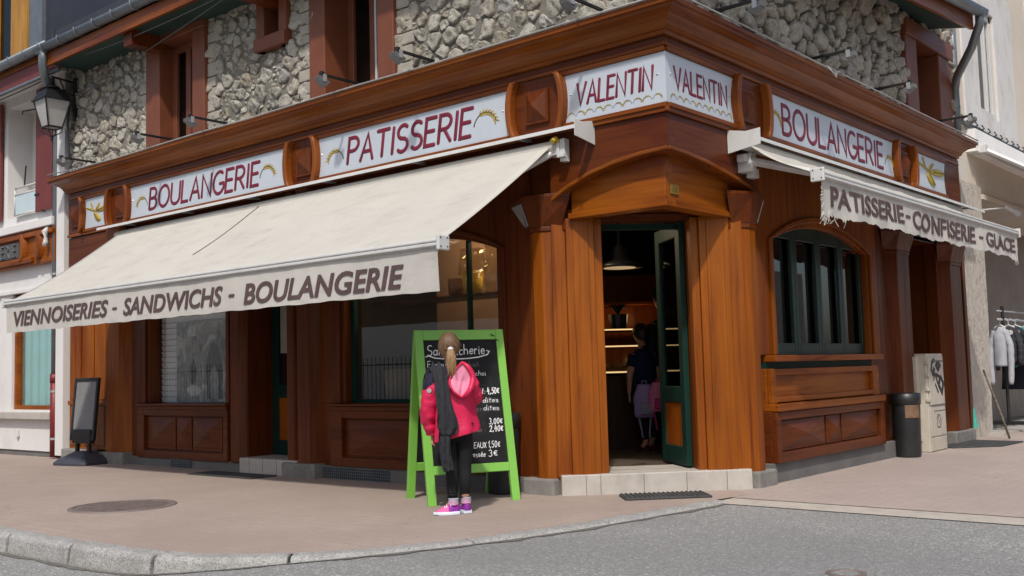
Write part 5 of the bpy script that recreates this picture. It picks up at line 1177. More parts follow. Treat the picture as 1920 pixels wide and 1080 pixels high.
# mats, manhole, small cover, twig
m = MB(FC); m.box(-.36, .33, .20, .50, .0, .02); mt = m
o = mt.build("door_mat", RUBBER, None, bevel=.008)
tag(o, "thick grey rubber mat below the corner entrance step", "door mat", "door mats")
m = MB(FC)
for i in range(18): m.box(-.35 + i * .038, -.335 + i * .038, .21, .49, .018, .026)
m.build("rib", RUBBER, o)
m = MB(); m.box(-6.0, -4.85, -.40, -.06, .0, .014); o = m.build("door_mat", RUBBER, None, bevel=.006); tag(o, "dark rubber mat in front of the recessed left door", "door mat", "door mats")
m = MB(); m.prismz([(-.02, 5.78), (.16, 5.72), (.58, 6.15), (.62, 6.9), (-.05, 6.95)], 0, .016); o = m.build("door_mat", RUBBER, None, bevel=.006); tag(o, "crumpled grey mat beside the cream meter cabinet", "door mat", "door mats")
c_ = (-3.98, -2.27)
m = MB(); m.lathe([(.40, .0), (.40, .004)], (c_[0], c_[1], 0), 48); o = m.build("manhole_cover", IRON, None); tag(o, "round cast iron manhole cover in the pavement", "manhole cover")
m = MB()
for i in range(-9, 10):
    for j in range(-9, 10):
        x, y = i * .039, j * .039
        if math.hypot(x, y) < .355: m.box(c_[0] + x - .012, c_[0] + x + .012, c_[1] + y - .012, c_[1] + y + .012, .004, .009)
m.build("stud", IRON, o)
m = MB(); rings = [[(c_[0] + r * math.cos(a), c_[1] + r * math.sin(a), z) for a in np.linspace(0, 2 * math.pi, 49)[:-1]] for r, z in ((.385, .003), (.388, .010), (.405, .010), (.425, .008), (.43, .001))]; m.loft(rings, False); m.build("rim", IRON, o)
m = MB(); zz = road_z(2.7, -3.5); m.lathe([(.10, -.02), (.10, .004), (.075, .006), (.07, .0), (.01, -.002)], (2.0, -1.76, -.010), 24); tag(m.build("valve_cover", IRON, None), "small round iron valve cover in the asphalt at the bottom edge", "valve cover")
m = MB(); m.tube([(.34, 7.35, .01), (.28, 7.28, .3), (.20, 7.23, .6), (.12, 7.2, .88)], [.014, .017, .015, .012], 7); tag(m.build("walking_stick", paint("mottled_bark", (.16, .13, .10), .9, .6, 30), None, smooth=True), "mottled thin stick leaning by the right end column", "stick")
m = MB(); m.lathe([(.05, 0), (.012, .26)], (-.02, 7.16, .15), 10); tag(m.build("plastic_cone", paint("turquoise_plastic", (.05, .35, .28), .5, .05, 5), None), "small turquoise plastic piece at the foot of the right end column", "plastic scrap")

# ================================================================== PEOPLE
def skin_into(mb, J, E_, root, sub=2, m=0):
    """J: name -> (x, y, z, r) in the frame of mb; E_: joint pairs; one continuous limb surface"""
    names = list(J); me = bpy.data.meshes.new("body"); me.from_pydata([J[n][:3] for n in names], [(names.index(a), names.index(b)) for a, b in E_], [])
    o = bpy.data.objects.new("body", me); COL.objects.link(o); md = o.modifiers.new("skin", 'SKIN'); md.use_smooth_shade = True
    for i, n in enumerate(names):
        sv = me.skin_vertices[0].data[i]; r = J[n][3]; sv.radius = r if isinstance(r, tuple) else (r, r); sv.use_root = (n == root)
    s2 = o.modifiers.new("sub", 'SUBSURF'); s2.levels = sub; s2.render_levels = sub
    dg = bpy.context.evaluated_depsgraph_get(); e = bpy.data.meshes.new_from_object(o.evaluated_get(dg))
    mb.add([tuple(v.co) for v in e.vertices], [list(p.vertices) for p in e.polygons], m)
    bpy.data.objects.remove(o); bpy.data.meshes.remove(me); bpy.data.meshes.remove(e)
def head_into(mb, c, s=1.0, tilt=0.0, m=0):
    nu, nv = 28, 20; v = []; ct, st_ = math.cos(tilt), math.sin(tilt)
    def pt(a, b):
        x, y, z = math.sin(b) * math.sin(a), math.sin(b) * math.cos(a), math.cos(b)
        k = 1 - .22 * max(0, -z) * (1 if True else 0)
        X, Y, Z = .072 * x * k, .088 * y * (1 - .12 * max(0, -z)), .108 * z
        if y > .6:
            Y += .020 * math.exp(-(x / .16) ** 2 - ((z + .10) / .16) ** 2)          # nose
            Y -= .010 * (math.exp(-((x - .38) / .15) ** 2 - ((z - .05) / .12) ** 2) + math.exp(-((x + .38) / .15) ** 2 - ((z - .05) / .12) ** 2))   # eye sockets
            Y += .006 * math.exp(-(x / .25) ** 2 - ((z + .42) / .07) ** 2) - .004 * math.exp(-(x / .25) ** 2 - ((z + .43) / .02) ** 2)  # lips
            Y += .008 * math.exp(-(x / .3) ** 2 - ((z + .8) / .18) ** 2)
        if abs(x) > .8: X += math.copysign(.012, x) * math.exp(-((y + .12) / .18) ** 2 - ((z + .08) / .24) ** 2)   # ears
        Y, Z = Y * ct + Z * st_, -Y * st_ + Z * ct
        return (c[0] + X * s, c[1] + Y * s, c[2] + Z * s)
    mb.grid(lambda a, b: pt(2 * math.pi * a, .02 + (math.pi - .04) * b), nu, nv, m)
def hand_into(mb, w, dirv, side, s=1.0, m=0, curl=.5, palm=(0, 1, 0)):
    """w wrist, dirv down the hand, side = thumb side direction"""
    w = Vector(w); d = Vector(dirv).normalized(); t = Vector(side); t = (t - d * t.dot(d)).normalized(); n = d.cross(t) * (1 if True else -1)
    P = Vector(palm); n = (P - d * P.dot(d) - t * P.dot(t)).normalized() if (P - d * P.dot(d) - t * P.dot(t)).length > .05 else n
    L = .055 * s; rings = []
    for f, a, b in ((-.25, .017, .013), (0, .018, .013), (.35, .026, .013), (.75, .029, .012), (1.0, .026, .010)):
        c = w + d * L * f; rings.append([tuple(c + t * a * s * math.cos(k) + n * b * s * math.sin(k)) for k in np.linspace(0, 2 * math.pi, 13)[:-1]])
    mb.loft(rings, True, m)
    for i, (o, l) in enumerate(((.021, .042), (.007, .048), (-.007, .045), (-.020, .035))):
        p0 = w + d * L * .92 + t * o * s; l *= s
        p1 = p0 + (d + t * o * 2) .normalized() * l * .45; d2 = (d * (1 - curl * .5) + n * curl * .8).normalized(); p2 = p1 + d2 * l * .32; d3 = (d * (1 - curl) + n * curl * 1.2).normalized(); p3 = p2 + d3 * l * .26
        mb.tube([tuple(p0), tuple(p1), tuple(p2), tuple(p3)], [.0078 * s, .0072 * s, .0066 * s, .0045 * s], 8, m)
    q0 = w + d * L * .22 + t * .018 * s; q1 = q0 + (t * .8 + d * .7).normalized() * .026 * s; q2 = q1 + (d + n * .5).normalized() * .022 * s
    mb.tube([tuple(q0), tuple(q1), tuple(q2)], [.0095 * s, .0085 * s, .0055 * s], 8, m)
def cloth_loft(mb, rings_spec, seed, n=40, fold=.05, m=0, caps=False):
    """rings_spec: (cx, cy, z, a, b, tiltx) ellipses; folds grow towards the hem"""
    rings = []
    K = len(rings_spec)
    for j in range((K - 1) * 5 + 1):
        t = j / 5; k = min(K - 2, int(t)); f = t - k; f = f * f * (3 - 2 * f)
        A1, B1 = rings_spec[k], rings_spec[k + 1]; cx, cy, z, a, b, sl = [A1[i] * (1 - f) + B1[i] * f for i in range(6)]
        ring = []
        for i in range(n):
            an = 2 * math.pi * i / n
            w = 1 + fold * (.5 * math.sin(4 * an + 5 * z + seed) + .5 * math.sin(7 * an - 9 * z + seed * 2)) * (.4 + .6 * j / ((K - 1) * 5)) + .05 * noise.noise((math.cos(an) * 2.2 + seed, math.sin(an) * 2.2, z * 11)) + .03 * noise.noise((math.cos(an) * 5 + seed, math.sin(an) * 5, z * 24))
            x = cx + a * math.cos(an) * w; y = cy + b * math.sin(an) * w
            ring.append((x, y, z + sl * (x - cx)))
        rings.append(ring)
    mb.loft(rings, caps, m)
def hair_mat(name, c1, c2):
    m, t, b = new_mat(name); n = N(t, "ShaderNodeTexNoise", Scale=1.0, Detail=4.0, Roughness=.7, Distortion=.4); t.links.new(coords(t, (110, 110, 7)), n.inputs[0])
    t.links.new(ramp(t, n.outputs[0], [(.3, c1), (.7, c2)]), b.inputs['Base Color']); b.inputs['Roughness'].default_value = .42; b.inputs['Specular IOR Level'].default_value = .35
    bump(t, b, n.outputs[0], .7, .006); return m
HAIR = hair_mat("light_brown_hair", (.065, .036, .019), (.19, .115, .06)); TAIL = hair_mat("blond_ponytail_hair", (.15, .085, .035), (.40, .26, .13)); DHAIR = hair_mat("dark_hair", (.012, .008, .006), (.03, .02, .014))
def cloth(name, c, rough=.85, sc=7, b=.25): return paint(name, c, rough, .10, sc, b, 45, 0, None, .3)
PINK = cloth("coral_pink_raincoat", (.56, .018, .075), .42); PINKL = cloth("pale_pink_lining", (.62, .22, .33), .6); NAVY = cloth("navy_jersey", (.014, .014, .035)); LEG = cloth("black_leggings", (.008, .008, .009)); SCARF = cloth("charcoal_knit", (.026, .027, .033), .9, 9, .5)
SHOEP = cloth("hot_pink_mesh", (.75, .10, .30), .6); SHOEV = cloth("purple_mesh", (.20, .02, .26), .6); SOLE = cloth("pale_blue_sole", (.62, .68, .76), .6); SOCK = cloth("striped_sock", (.55, .10, .28), .8)
# --- the girl: x to the right, y away from the viewer
gb = Vector((-1.19, -1.215, 0)); grx = Vector((.715, .699, 0)); gfw = Vector((-.699, .715, 0))
FG = lambda x, y, z: tuple(gb + grx * x + gfw * y + Vector((0, 0, z)))
G = thing("person", "girl with ponytail in pink raincoat and black leggings reading the green menu board", "person", tuple(gb))
m = MB(FG)
J = dict(pelvis=(.025, 0, .64, .085), waist=(.02, 0, .78, .080), chest=(.01, .0, .93, (.105, .08)), neck0=(-.004, .0, 1.035, .045), neck1=(-.012, .008, 1.10, .036), skull=(-.014, .012, 1.17, .045),
    lh=(-.035, 0, .60, .066), lk=(-.012, .012, .335, .046), lc=(-.012, -.008, .23, .044), la=(-.014, -.01, .085, .030), lt=(-.05, .0, .04, .028),
    rh=(.085, 0, .60, .066), rk=(.082, .012, .335, .046), rc=(.084, -.008, .23, .044), ra=(.080, .03, .085, .030), rt=(.078, .09, .04, .028),
    ls=(-.105, 0, 1.0, .050), le=(-.165, .0, .80, .036), lw=(-.150, .05, .60, .022), rs=(.115, 0, 1.0, .050), re=(.165, .04, .80, .036), rw=(.09, .21, .86, .022))
Eb = [('pelvis', 'waist'), ('waist', 'chest'), ('chest', 'neck0'), ('neck0', 'neck1'), ('neck1', 'skull'), ('pelvis', 'lh'), ('lh', 'lk'), ('lk', 'lc'), ('lc', 'la'), ('la', 'lt'), ('pelvis', 'rh'), ('rh', 'rk'), ('rk', 'rc'), ('rc', 'ra'), ('ra', 'rt'), ('chest', 'ls'), ('ls', 'le'), ('le', 'lw'), ('chest', 'rs'), ('rs', 're'), ('re', 'rw')]
skin_into(m, J, Eb, 'pelvis')
head_into(m, (-.014, .014, 1.218), 1.0, .12)
hand_into(m, (-.150, .052, .588), (.03, .1, -1), (.25, 1, 0), 1.0, 0, .45, (1, 0, 0)); hand_into(m, (.085, .225, .865), (-.5, .8, .25), (0, 0, 1), 1.0, 0, .35, (-1, 0, 0))
m.build("body", SKIN, G, smooth=True)
def grow(J, keys, k): return {n: (*J[n][:3], (tuple(x + k for x in J[n][3]) if isinstance(J[n][3], tuple) else J[n][3] + k)) for n in keys}
m = MB(FG); JL = grow(J, ['pelvis', 'lh', 'lk', 'lc', 'rh', 'rk', 'rc'], .007); JL['la2'] = (-.014, -.01, .105, .036); JL['ra2'] = (.080, .028, .115, .036)
skin_into(m, JL, [('pelvis', 'lh'), ('lh', 'lk'), ('lk', 'lc'), ('lc', 'la2'), ('pelvis', 'rh'), ('rh', 'rk'), ('rk', 'rc'), ('rc', 'ra2')], 'pelvis')
for x, y, z0 in ((-.014, -.01, .10), (.080, .028, .115)):
    for k in range(4): m.tube([(x, y, z0 + k * .018), (x, y, z0 + k * .018 + .010)], [.040, .039], 14)
m.build("leggings", LEG, G, smooth=True)
m = MB(FG); cloth_loft(m, [(.0, 0, 1.085, .048, .044, 0), (-.005, -.002, 1.055, .095, .064, 0), (.0, -.004, 1.02, .150, .078, 0), (.005, 0, .95, .142, .088, 0), (.012, 0, .85, .125, .088, 0)], 1.3, fold=.02); m.tube([(-.12, 0, 1.015), (-.150, -.004, .95), (-.165, 0, .86)], [.055, .056, .052], 14); m.build("navy_top", NAVY, G, smooth=True)
m = MB(FG); cloth_loft(m, [(.045, -.01, 1.02, .095, .075, .35), (.022, -.008, .96, .138, .105, .25), (.020, -.004, .86, .140, .115, .1), (.022, 0, .74, .146, .12, .1), (.030, 0, .63, .156, .125, .2), (.034, 0, .565, .160, .13, .25)], 4.1, fold=.075)
jk = m.build("raincoat", PINK, G, smooth=True, solid=.006)
def sleeve(pts, rs, seed):
    m = MB(FG); P = []; rr = []; n = 30
    for i in range(n + 1):
        t = i / n * (len(pts) - 1); k = min(len(pts) - 2, int(t)); f = t - k; P.append(tuple(Vector(pts[k]) * (1 - f) + Vector(pts[k + 1]) * f)); rr.append((rs[k] * (1 - f) + rs[k + 1] * f) * (1 + .03 * math.sin(i * .9 + seed) + .03 * math.sin(i * 2.1)))
    m.tube(P, rr, 22, 0, None, True)
    m.v = [tuple(Vector(v) + Vector((noise.noise((v[0] * 16, v[1] * 16, v[2] * 22 + seed)), noise.noise((v[1] * 16, v[2] * 22, v[0] * 16)), 0)) * .016) for v in m.v]; return m
sleeve([(-.10, -.01, .955), (-.155, -.008, .88), (-.178, .0, .78), (-.180, .02, .69), (-.158, .04, .615), (-.152, .048, .585)], [.060, .066, .062, .060, .052, .040], 0).build("raincoat_sleeve", PINK, jk, smooth=True)
sleeve([(.105, .0, 1.0), (.150, .02, .92), (.168, .05, .84), (.140, .13, .84), (.10, .20, .86)], [.060, .062, .06, .052, .042], 2).build("raincoat_sleeve", PINK, jk, smooth=True)
m = MB(FG); m.tube([(-.165, -.068, .905), (-.166, -.078, .905)], .017, 14); m.build("snap_button", ALU, jk)
# hood lying on the back: pale lining inside a coral rim
LIN = [(.078, 1.099), (.114, 1.075), (.144, 1.027), (.154, .988), (.139, .928), (.108, .879), (.072, .854), (.041, .872), (.004, .905), (-.02, .975), (.02, 1.035), (.05, 1.075)]
def ring_at(P, c, k, n=60):
    Q = smoothc(P + [P[0]], 2)[:-1]; out = []
    for i in range(n):
        t = i / n * len(Q); a, b, f = Q[int(t) % len(Q)], Q[(int(t) + 1) % len(Q)], t - int(t); out.append((c[0] + (a[0] * (1 - f) + b[0] * f - c[0]) * k, c[1] + (a[1] * (1 - f) + b[1] * f - c[1]) * k))
    return out
hc2 = (.068, .965)
def hood_y(x, z, k): return -.105 - .045 * math.exp(-((z - .90) / .07) ** 2) * (.4 + .6 * k) - .02 * k + .016 * noise.noise((x * 20, z * 9, 2.0)) - .014 * math.exp(-((x - .062 - (z - .95) * .25) / .012) ** 2) * (1 - k) + .06 * max(0, z - 1.0) * 2 + .25 * max(0, abs(x - .06) - .07)
m = MB(FG); m.loft([[(x, hood_y(x, z, k), z) for x, z in ring_at(LIN, hc2, k)] for k in (.02, .15, .3, .45, .6, .75, .88, 1.0)], False); m.build("hood_lining", PINKL, jk, smooth=True)
O = ring_at(LIN, hc2, 1.04); P_ = [(x, hood_y(x, z, 1.0) - .004, z) for x, z in O] 
m = MB(FG); P_ = P_ + P_[:1]; m.tube(P_, [.008 + .014 * max(0, math.sin(2 * math.pi * (k / 60) * 1.0 - .1)) ** .7 for k in range(61)], 10); m.build("hood_rim", PINK, jk, smooth=True)
m = MB(FG); m.loft([[(x, hood_y(x, z, 1.0) + e, z) for x, z in ring_at(LIN, hc2, k)] for k, e in ((1.03, -.004), (1.13, .02), (1.12, .05), (.95, .08))], False); m.build("hood_back", PINK, jk, smooth=True)
# charcoal cardigan over the left shoulder
def strip(path, wd, th, seed, name, par):
    m = MB(FG); rings = []; n = 44; L = len(path) - 1; prevx = None
    for i in range(n + 1):
        t = i / n * L; k = min(L - 1, int(t)); f = t - k; p = Vector(path[k]) * (1 - f) + Vector(path[k + 1]) * f; w = wd[k] * (1 - f) + wd[k + 1] * f
        q = Vector(path[min(L, k + 1)]) - Vector(path[k]); q.normalize(); ax = Vector((1, 0, 0)); ax = (ax - q * ax.dot(q)).normalized(); nn = q.cross(ax)
        ring = []
        for j in range(26):
            an = 2 * math.pi * j / 26; c_, s_ = math.cos(an), math.sin(an); u = w * c_
            fo = .016 * math.sin(c_ * 7 + seed + t * 1.3) + .010 * math.sin(c_ * 13 + t * 3.0)
            v = th * s_ * (1 + .5 * noise.noise((i * .2, c_ * 2, seed))) + fo
            ring.append(tuple(p + ax * u * (1 + .06 * noise.noise((i * .35, seed, 1.7))) + nn * v))
        rings.append(ring)
    m.loft(rings); return m.build(name, SCARF, par, smooth=True)
sc = strip([(-.165, .10, .90), (-.155, .085, .99), (-.125, .03, 1.075), (-.105, -.04, 1.072), (-.085, -.105, 1.0), (-.070, -.140, .90), (-.058, -.160, .80), (-.045, -.165, .72), (-.035, -.16, .64), (-.035, -.155, .585)], [.05, .055, .05, .052, .050, .052, .058, .066, .078, .052], .022, 1.0, "cardigan", G)
strip([(-.05, -.150, .66), (-.062, -.160, .55), (-.058, -.155, .45), (-.045, -.15, .37), (-.038, -.148, .325)], [.05, .044, .040, .042, .036], .012, 2.2, "cardigan_sleeve", sc)
strip([(-.165, .07, 1.03), (-.185, .05, .98), (-.195, .03, .90), (-.198, .03, .80)], [.03, .028, .026, .018], .018, 3.1, "cardigan_sleeve", sc)
# hair
hcx = Vector((-.014, .012, 1.222))
def hairpt(s, t):
    a = 2 * math.pi * s; fr_ = .5 + .5 * math.cos(a)          # 1 at the front, 0 at the back
    lim = R(128) * (1 - fr_) + R(62) * fr_ if fr_ > .25 else R(128) - R(17) * fr_ / .25 * .9
    b = .02 + lim * t; x, y, z = math.sin(b) * math.sin(a), math.sin(b) * math.cos(a), math.cos(b)
    k = 1 + .02 * noise.noise((x * 9, y * 9, z * 3))
    return (hcx.x + .0815 * x * k, hcx.y + .098 * y * k - .004, hcx.z + .114 * z * k)
m = MB(FG); m.grid(hairpt, 48, 24); hr = m.build("hair", HAIR, G, smooth=True, solid=.004)
m = MB(FG)
rt_ = random.Random(6); tie = Vector((-.004, -.098, 1.205))
for i in range(34):
    a = rt_.uniform(0, 6.28); rr = math.sqrt(rt_.random()) * .020; ox, oy = rr * math.cos(a), rr * math.sin(a)
    L = rt_.uniform(.17, .225); sp = rt_.uniform(1.1, 1.9)
    pts = [(tie.x + ox * .45, tie.y + oy * .3, tie.z), (tie.x + ox * 1.2, tie.y - .03 + oy * .8, tie.z - .02), (tie.x + ox * sp + .003, tie.y - .040 + oy, tie.z - L * .4), (tie.x + ox * sp * 1.05 + .002, tie.y - .032 + oy, tie.z - L * .75), (tie.x + ox * sp * .7 - .002, tie.y - .024 + oy, tie.z - L)]
    m.tube(pts, [.007, .009, .0095, .0075, .002], 6)
m.build("ponytail", TAIL, hr, smooth=True)
m = MB(FG)
for i in range(26):
    a = rt_.uniform(-1.1, 1.1); p = Vector(hairpt(.5 + a * .16, rt_.uniform(.30, .95))); m.tube([tuple(p), tuple((p + tie) / 2 + Vector((0, -.012, .002))), tuple(tie + Vector((0, -.003, 0)))], [.002, .0028, .003], 4)
m.build("combed_strands", HAIR, hr, smooth=True)
m = MB(FG); m.tube([tuple(tie + Vector((.015 * math.cos(k), -.010, .010 * math.sin(k)))) for k in np.linspace(0, 6.28, 17)], .007, 8); m.box(tie.x - .012, tie.x + .012, tie.y - .03, tie.y - .012, tie.z - .007, tie.z + .007); m.build("hair_tie", METW, hr, smooth=True)
m = MB(FG)
for i in range(22):
    a = rt_.uniform(0, 6.28); p = Vector(hairpt(rt_.random(), rt_.uniform(.5, 1.0))); q = p + Vector((rt_.uniform(-.02, .02), -.012, -rt_.uniform(.02, .06))); m.tube([tuple(p), tuple((p + q) / 2 + Vector((rt_.uniform(-.008, .008), -.006, 0))), tuple(q)], [.0012, .001, .0006], 4)
for i in range(14):
    o_ = rt_.uniform(-.02, .02); m.tube([(tie.x + o_ * .4, tie.y - .02, tie.z - .02), (tie.x + o_ * 1.8, tie.y - .045, tie.z - .10), (tie.x + o_ * 2.3, tie.y - .03, tie.z - rt_.uniform(.18, .24))], [.0016, .0014, .0006], 4)
m.build("loose_strands", TAIL, hr)
# trainers
def shoe(heel, toe, w, z0=0.0):
    h, t = Vector((*heel, 0)), Vector((*toe, 0)); d = (t - h); L = d.length; d.normalize(); n = Vector((-d.y, d.x, 0)); up = []; so_ = []; N_ = 14
    for i in range(N_ + 1):
        f = i / N_; c = h + d * L * f; ww = w * (math.sin(math.pi * min(1, .12 + f * .95) ** .8) ** .45) * (.80 + .2 * math.sin(math.pi * f)) + .004
        top = .088 - .010 * f if f < .32 else .085 - (f - .32) * .085
        if f > .82: top -= (f - .82) * .07
        if i == 0: top = .07
        ring = [c + n * ww * math.cos(a) * (.97 if math.sin(a) > 0 else 1) * (1 - .45 * max(0, math.sin(a)) ** 2 * (1 if top > .06 else .6)) + Vector((0, 0, z0 + .022 + (top - .022) * max(0, math.sin(a)) ** .8)) for a in np.linspace(0, math.pi, 11)]
        up.append([tuple(p) for p in ring])
        tip = .012 * max(0, f - .75) * 4 * .6
        so_.append([tuple(c + n * (ww + .005) * s + Vector((0, 0, z0 + z))) for s, z in ((-1, .002 + tip), (-1.03, .016 + tip * .6), (-.97, .027), (.97, .027), (1.03, .016 + tip * .6), (1, .002 + tip))])
    m = MB(FG); k0 = 6
    m.loft(up[:k0 + 1], True, 1, False); m.loft(up[k0:], True, 0, False); s_ = m.build("trainer", [SHOEP, SHOEV], G, smooth=True)
    m = MB(FG); m.loft(so_); m.build("sole", SOLE, s_, bevel=.003)
    m = MB(FG)
    for f in (.40, .50, .60): 
        i = int(f * N_); r_ = up[i]; m.tube([tuple(Vector(p) + Vector((0, 0, .002))) for p in r_[2:9]], .0035, 5)
    m.build("lace", SOLE, s_)
    m = MB(FG); cx = h + d * L * .22; m.tube([tuple(cx + Vector((0, 0, z0 + .07))), tuple(cx + Vector((0, 0, z0 + .11)))], [.036, .034], 14)
    for k in range(5): m.tube([tuple(cx + Vector((0, 0, z0 + .078 + k * .009))), tuple(cx + Vector((0, 0, z0 + .081 + k * .009)))], .0375, 14, 1)
    m.build("sock", [SOCK, SOLE], s_, smooth=False)
shoe((.035, -.035), (-.155, -.075), .035); shoe((.098, -.02), (.045, .165), .035)
DSHOE = cloth('dark_red_shoe', (.05, .008, .012))
# --- people inside the shop
def inside_person(label, base, yaw, h, topm, legm, hairm, bare_arm, rhand=None):
    b = Vector(base); c_, s_ = math.cos(yaw), math.sin(yaw); k = h / 1.33
    F_ = lambda x, y, z: (b.x + (x * c_ - y * s_) * k, b.y + (x * s_ + y * c_) * k, b.z + z * k)
    o = thing("person", label, "person", base); m = MB(F_)
    JJ = dict(J)
    if rhand: JJ['re'] = (.16, -.01, .80, .034); JJ['rw'] = (*rhand, .022)
    skin_into(m, JJ, Eb, 'pelvis'); head_into(m, (-.014, .014, 1.218), 1.0, .05)
    hand_into(m, JJ['lw'][:3], (.03, .1, -1), (.25, 1, 0), 1, 0, .45, (1, 0, 0)); hand_into(m, JJ['rw'][:3], (0, .1, -1), (0, 1, 0), 1, 0, .9, (-1, 0, 0)); m.build("body", SKIN, o, smooth=True)
    m = MB(F_); skin_into(m, JL, [('pelvis', 'lh'), ('lh', 'lk'), ('lk', 'lc'), ('lc', 'la2'), ('pelvis', 'rh'), ('rh', 'rk'), ('rk', 'rc'), ('rc', 'ra2')], 'pelvis'); m.build("trousers", legm, o, smooth=True)
    m = MB(F_); cloth_loft(m, [(.0, 0, 1.07, .05, .046, 0), (.0, 0, 1.03, .13, .08, 0), (.01, 0, .9, .135, .10, 0), (.02, 0, .75, .125, .10, 0), (.025, 0, .60, .14, .11, 0)], 2.0, fold=.04)
    e = .5 if bare_arm else 1.0
    for sgn, a, bb, c in ((-1, 'ls', 'le', 'lw'), (1, 'rs', 're', 'rw')):
        A1, B1, C1 = (Vector(JJ[q][:3]) for q in (a, bb, c)); pts = [A1, A1 * .4 + B1 * .6] + ([] if bare_arm else [B1, B1 * .2 + C1 * .8]); m.tube([tuple(p) for p in pts], [.062, .055] + ([] if bare_arm else [.05, .036]), 12)
    m.build("top", topm, o, smooth=True)
    m = MB(F_); m.grid(hairpt, 32, 16); m.build("hair", hairm, o, smooth=True, solid=.01)
    for hx, hy, tx, ty in ((-.01, -.05, -.05, .12), (.085, -.02, .09, .16)):
        m = MB(F_); rings = []
        for i in range(9):
            f = i / 8; ww = .034 * math.sin(math.pi * min(1, .15 + f * .85)) ** .4 + .002; rings.append([(hx + (tx - hx) * f + ww * math.cos(a), hy + (ty - hy) * f, (.075 - .045 * f) * max(0, math.sin(a)) ** .8) for a in np.linspace(0, math.pi, 9)])
        m.loft(rings, True, 0, False); m.build("shoe", DSHOE, o, smooth=True)
    return o, F_
BLUE = cloth("royal_blue_top", (.005, .011, .045)); 
o, Fi = inside_person("child in a blue top standing inside the doorway holding school bags", (-1.86, 2.38, .16), R(62), 1.33, BLUE, LEG, DHAIR, True, (.17, .0, .62))
o, Fa = inside_person("adult dressed in black inside the shop, half hidden by the open door leaf", (-1.74, 2.66, .16), R(62), 1.74, LEG, LEG, DHAIR, False, (.16, .0, .58))
def backpack(label, fr, w, h, mats, name):
    o = thing(name, label, "backpack", fr(0, 0, 0)); m = MB(fr); rings = []
    for i in range(13):
        t = i / 12; z = -h * t; a = w * (.30 + .70 * math.sin(math.pi * min(.62, .08 + t * .7)) ** .7) * (1 - .18 * max(0, t - .8) * 4); b_ = .065 * math.sin(math.pi * (.1 + .8 * t)) ** .5
        rings.append([(a * math.cos(k) * (1 + .05 * math.sin(3 * k + i)), b_ * math.sin(k) * (1 + .08 * math.sin(5 * k + i)), z) for k in np.linspace(0, 2 * math.pi, 21)[:-1]])
    m.loft(rings); m.build("body", mats[0], o, smooth=True)
    m = MB(fr); m.prism([(-w * .55, -h * .55), (w * .55, -h * .55), (w * .6, -h * .9), (-w * .6, -h * .9)], -.085, -.055); m.build("front_pocket", mats[1], o, bevel=.012)
    for s in (-1, 1):
        m = MB(fr); pts = [(s * w * .4, .05, -.03), (s * w * .7, .03, -h * .5), (s * w * .5, .02, -h * 1.05), (s * w * .35, 0, -h * 1.35), (s * w * .30, -.02, -h * 1.62)]; m.tube(pts, [.012, .016, .012, .011, .011], 6); m.build("strap", mats[1], o, smooth=True)
    m = MB(fr); m.tube([(-.025, 0, -.01), (-.02, 0, .035), (.02, 0, .035), (.025, 0, -.01)], .008, 6); m.build("handle", mats[1], o)
    return o
bp = Vector((-1.67, 2.26, .88)); 
Fb1 = lambda x, y, z: (bp.x + .70 * x - .70 * y + .05, bp.y + .71 * x + .70 * y + .02, bp.z + z); Fb2 = lambda x, y, z: (bp.x + .70 * x - .70 * y - .09, bp.y + .71 * x + .70 * y - .03, bp.z + z - .02)
PK = cloth("rose_pink_nylon", (.60, .17, .32), .6); PK2 = cloth("magenta_nylon", (.42, .03, .16), .6); LI = cloth("lilac_nylon", (.30, .22, .46), .6); LI2 = cloth("grey_lilac_nylon", (.24, .22, .33), .6)
backpack("small pink school backpack hanging from the child's hand in the doorway", Fb1, .11, .30, (PK, PK2), "backpack"); backpack("lilac school backpack hanging left of the pink one in the doorway", Fb2, .12, .34, (LI, LI2), "backpack")

# ================================================================== SHOP INTERIOR
def lamp(name, loc, watts, col, par, r=.08):
    l = bpy.data.lights.new(name, 'POINT'); l.energy = watts; l.color = col; l.shadow_soft_size = r
    o = bpy.data.objects.new(name, l); COL.objects.link(o); o.parent = par; o.location = Vector(loc) - wloc(par); return o
o = thing("display_counter", "lit pastry display counter glimpsed through the corner doorway", "display counter", FC(-.5, -2.6, .16))
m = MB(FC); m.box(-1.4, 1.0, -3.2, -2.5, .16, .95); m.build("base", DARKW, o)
for z in (.98, 1.26, 1.44):
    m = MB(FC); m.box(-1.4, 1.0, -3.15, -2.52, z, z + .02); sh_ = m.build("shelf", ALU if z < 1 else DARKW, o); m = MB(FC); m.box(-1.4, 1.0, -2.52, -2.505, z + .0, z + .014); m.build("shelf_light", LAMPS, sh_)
m = MB(FC); m.box(-1.4, 1.0, -3.3, -3.25, 1.0, 2.1); m.box(-1.4, 1.0, -3.25, -2.9, 1.74, 1.77); m.build("back_panel", OZ, o)
for u_ in (-.1, .5): lamp("counter_light", FC(u_, -2.9, 1.60), 0.9, (1, .55, .22), o); lamp("shelf_strip_spill", FC(u_, -2.8, 1.12), .5, (1, .62, .25), o, .03)  # added point lights carrying the strips' spill onto counter and back panel, no bulbs
for k in range(5):
    m = MB(FC); u = .0 + k * .15; m.tube([(u, -2.75, 1.04), (u + .09, -2.72, 1.06), (u + .13, -2.75, 1.04)], [.02, .045, .02], 8)
    tag(m.build("pastry", paint("golden_crust", (.30, .15, .03), .5, .3, 20), None, smooth=True), ("golden pastry far left on the lit counter shelf", "second golden pastry on the lit counter shelf", "middle golden pastry on the lit counter shelf", "fourth golden pastry on the lit counter shelf", "golden pastry far right on the lit counter shelf")[k], "pastry", "pastries on the counter shelf")
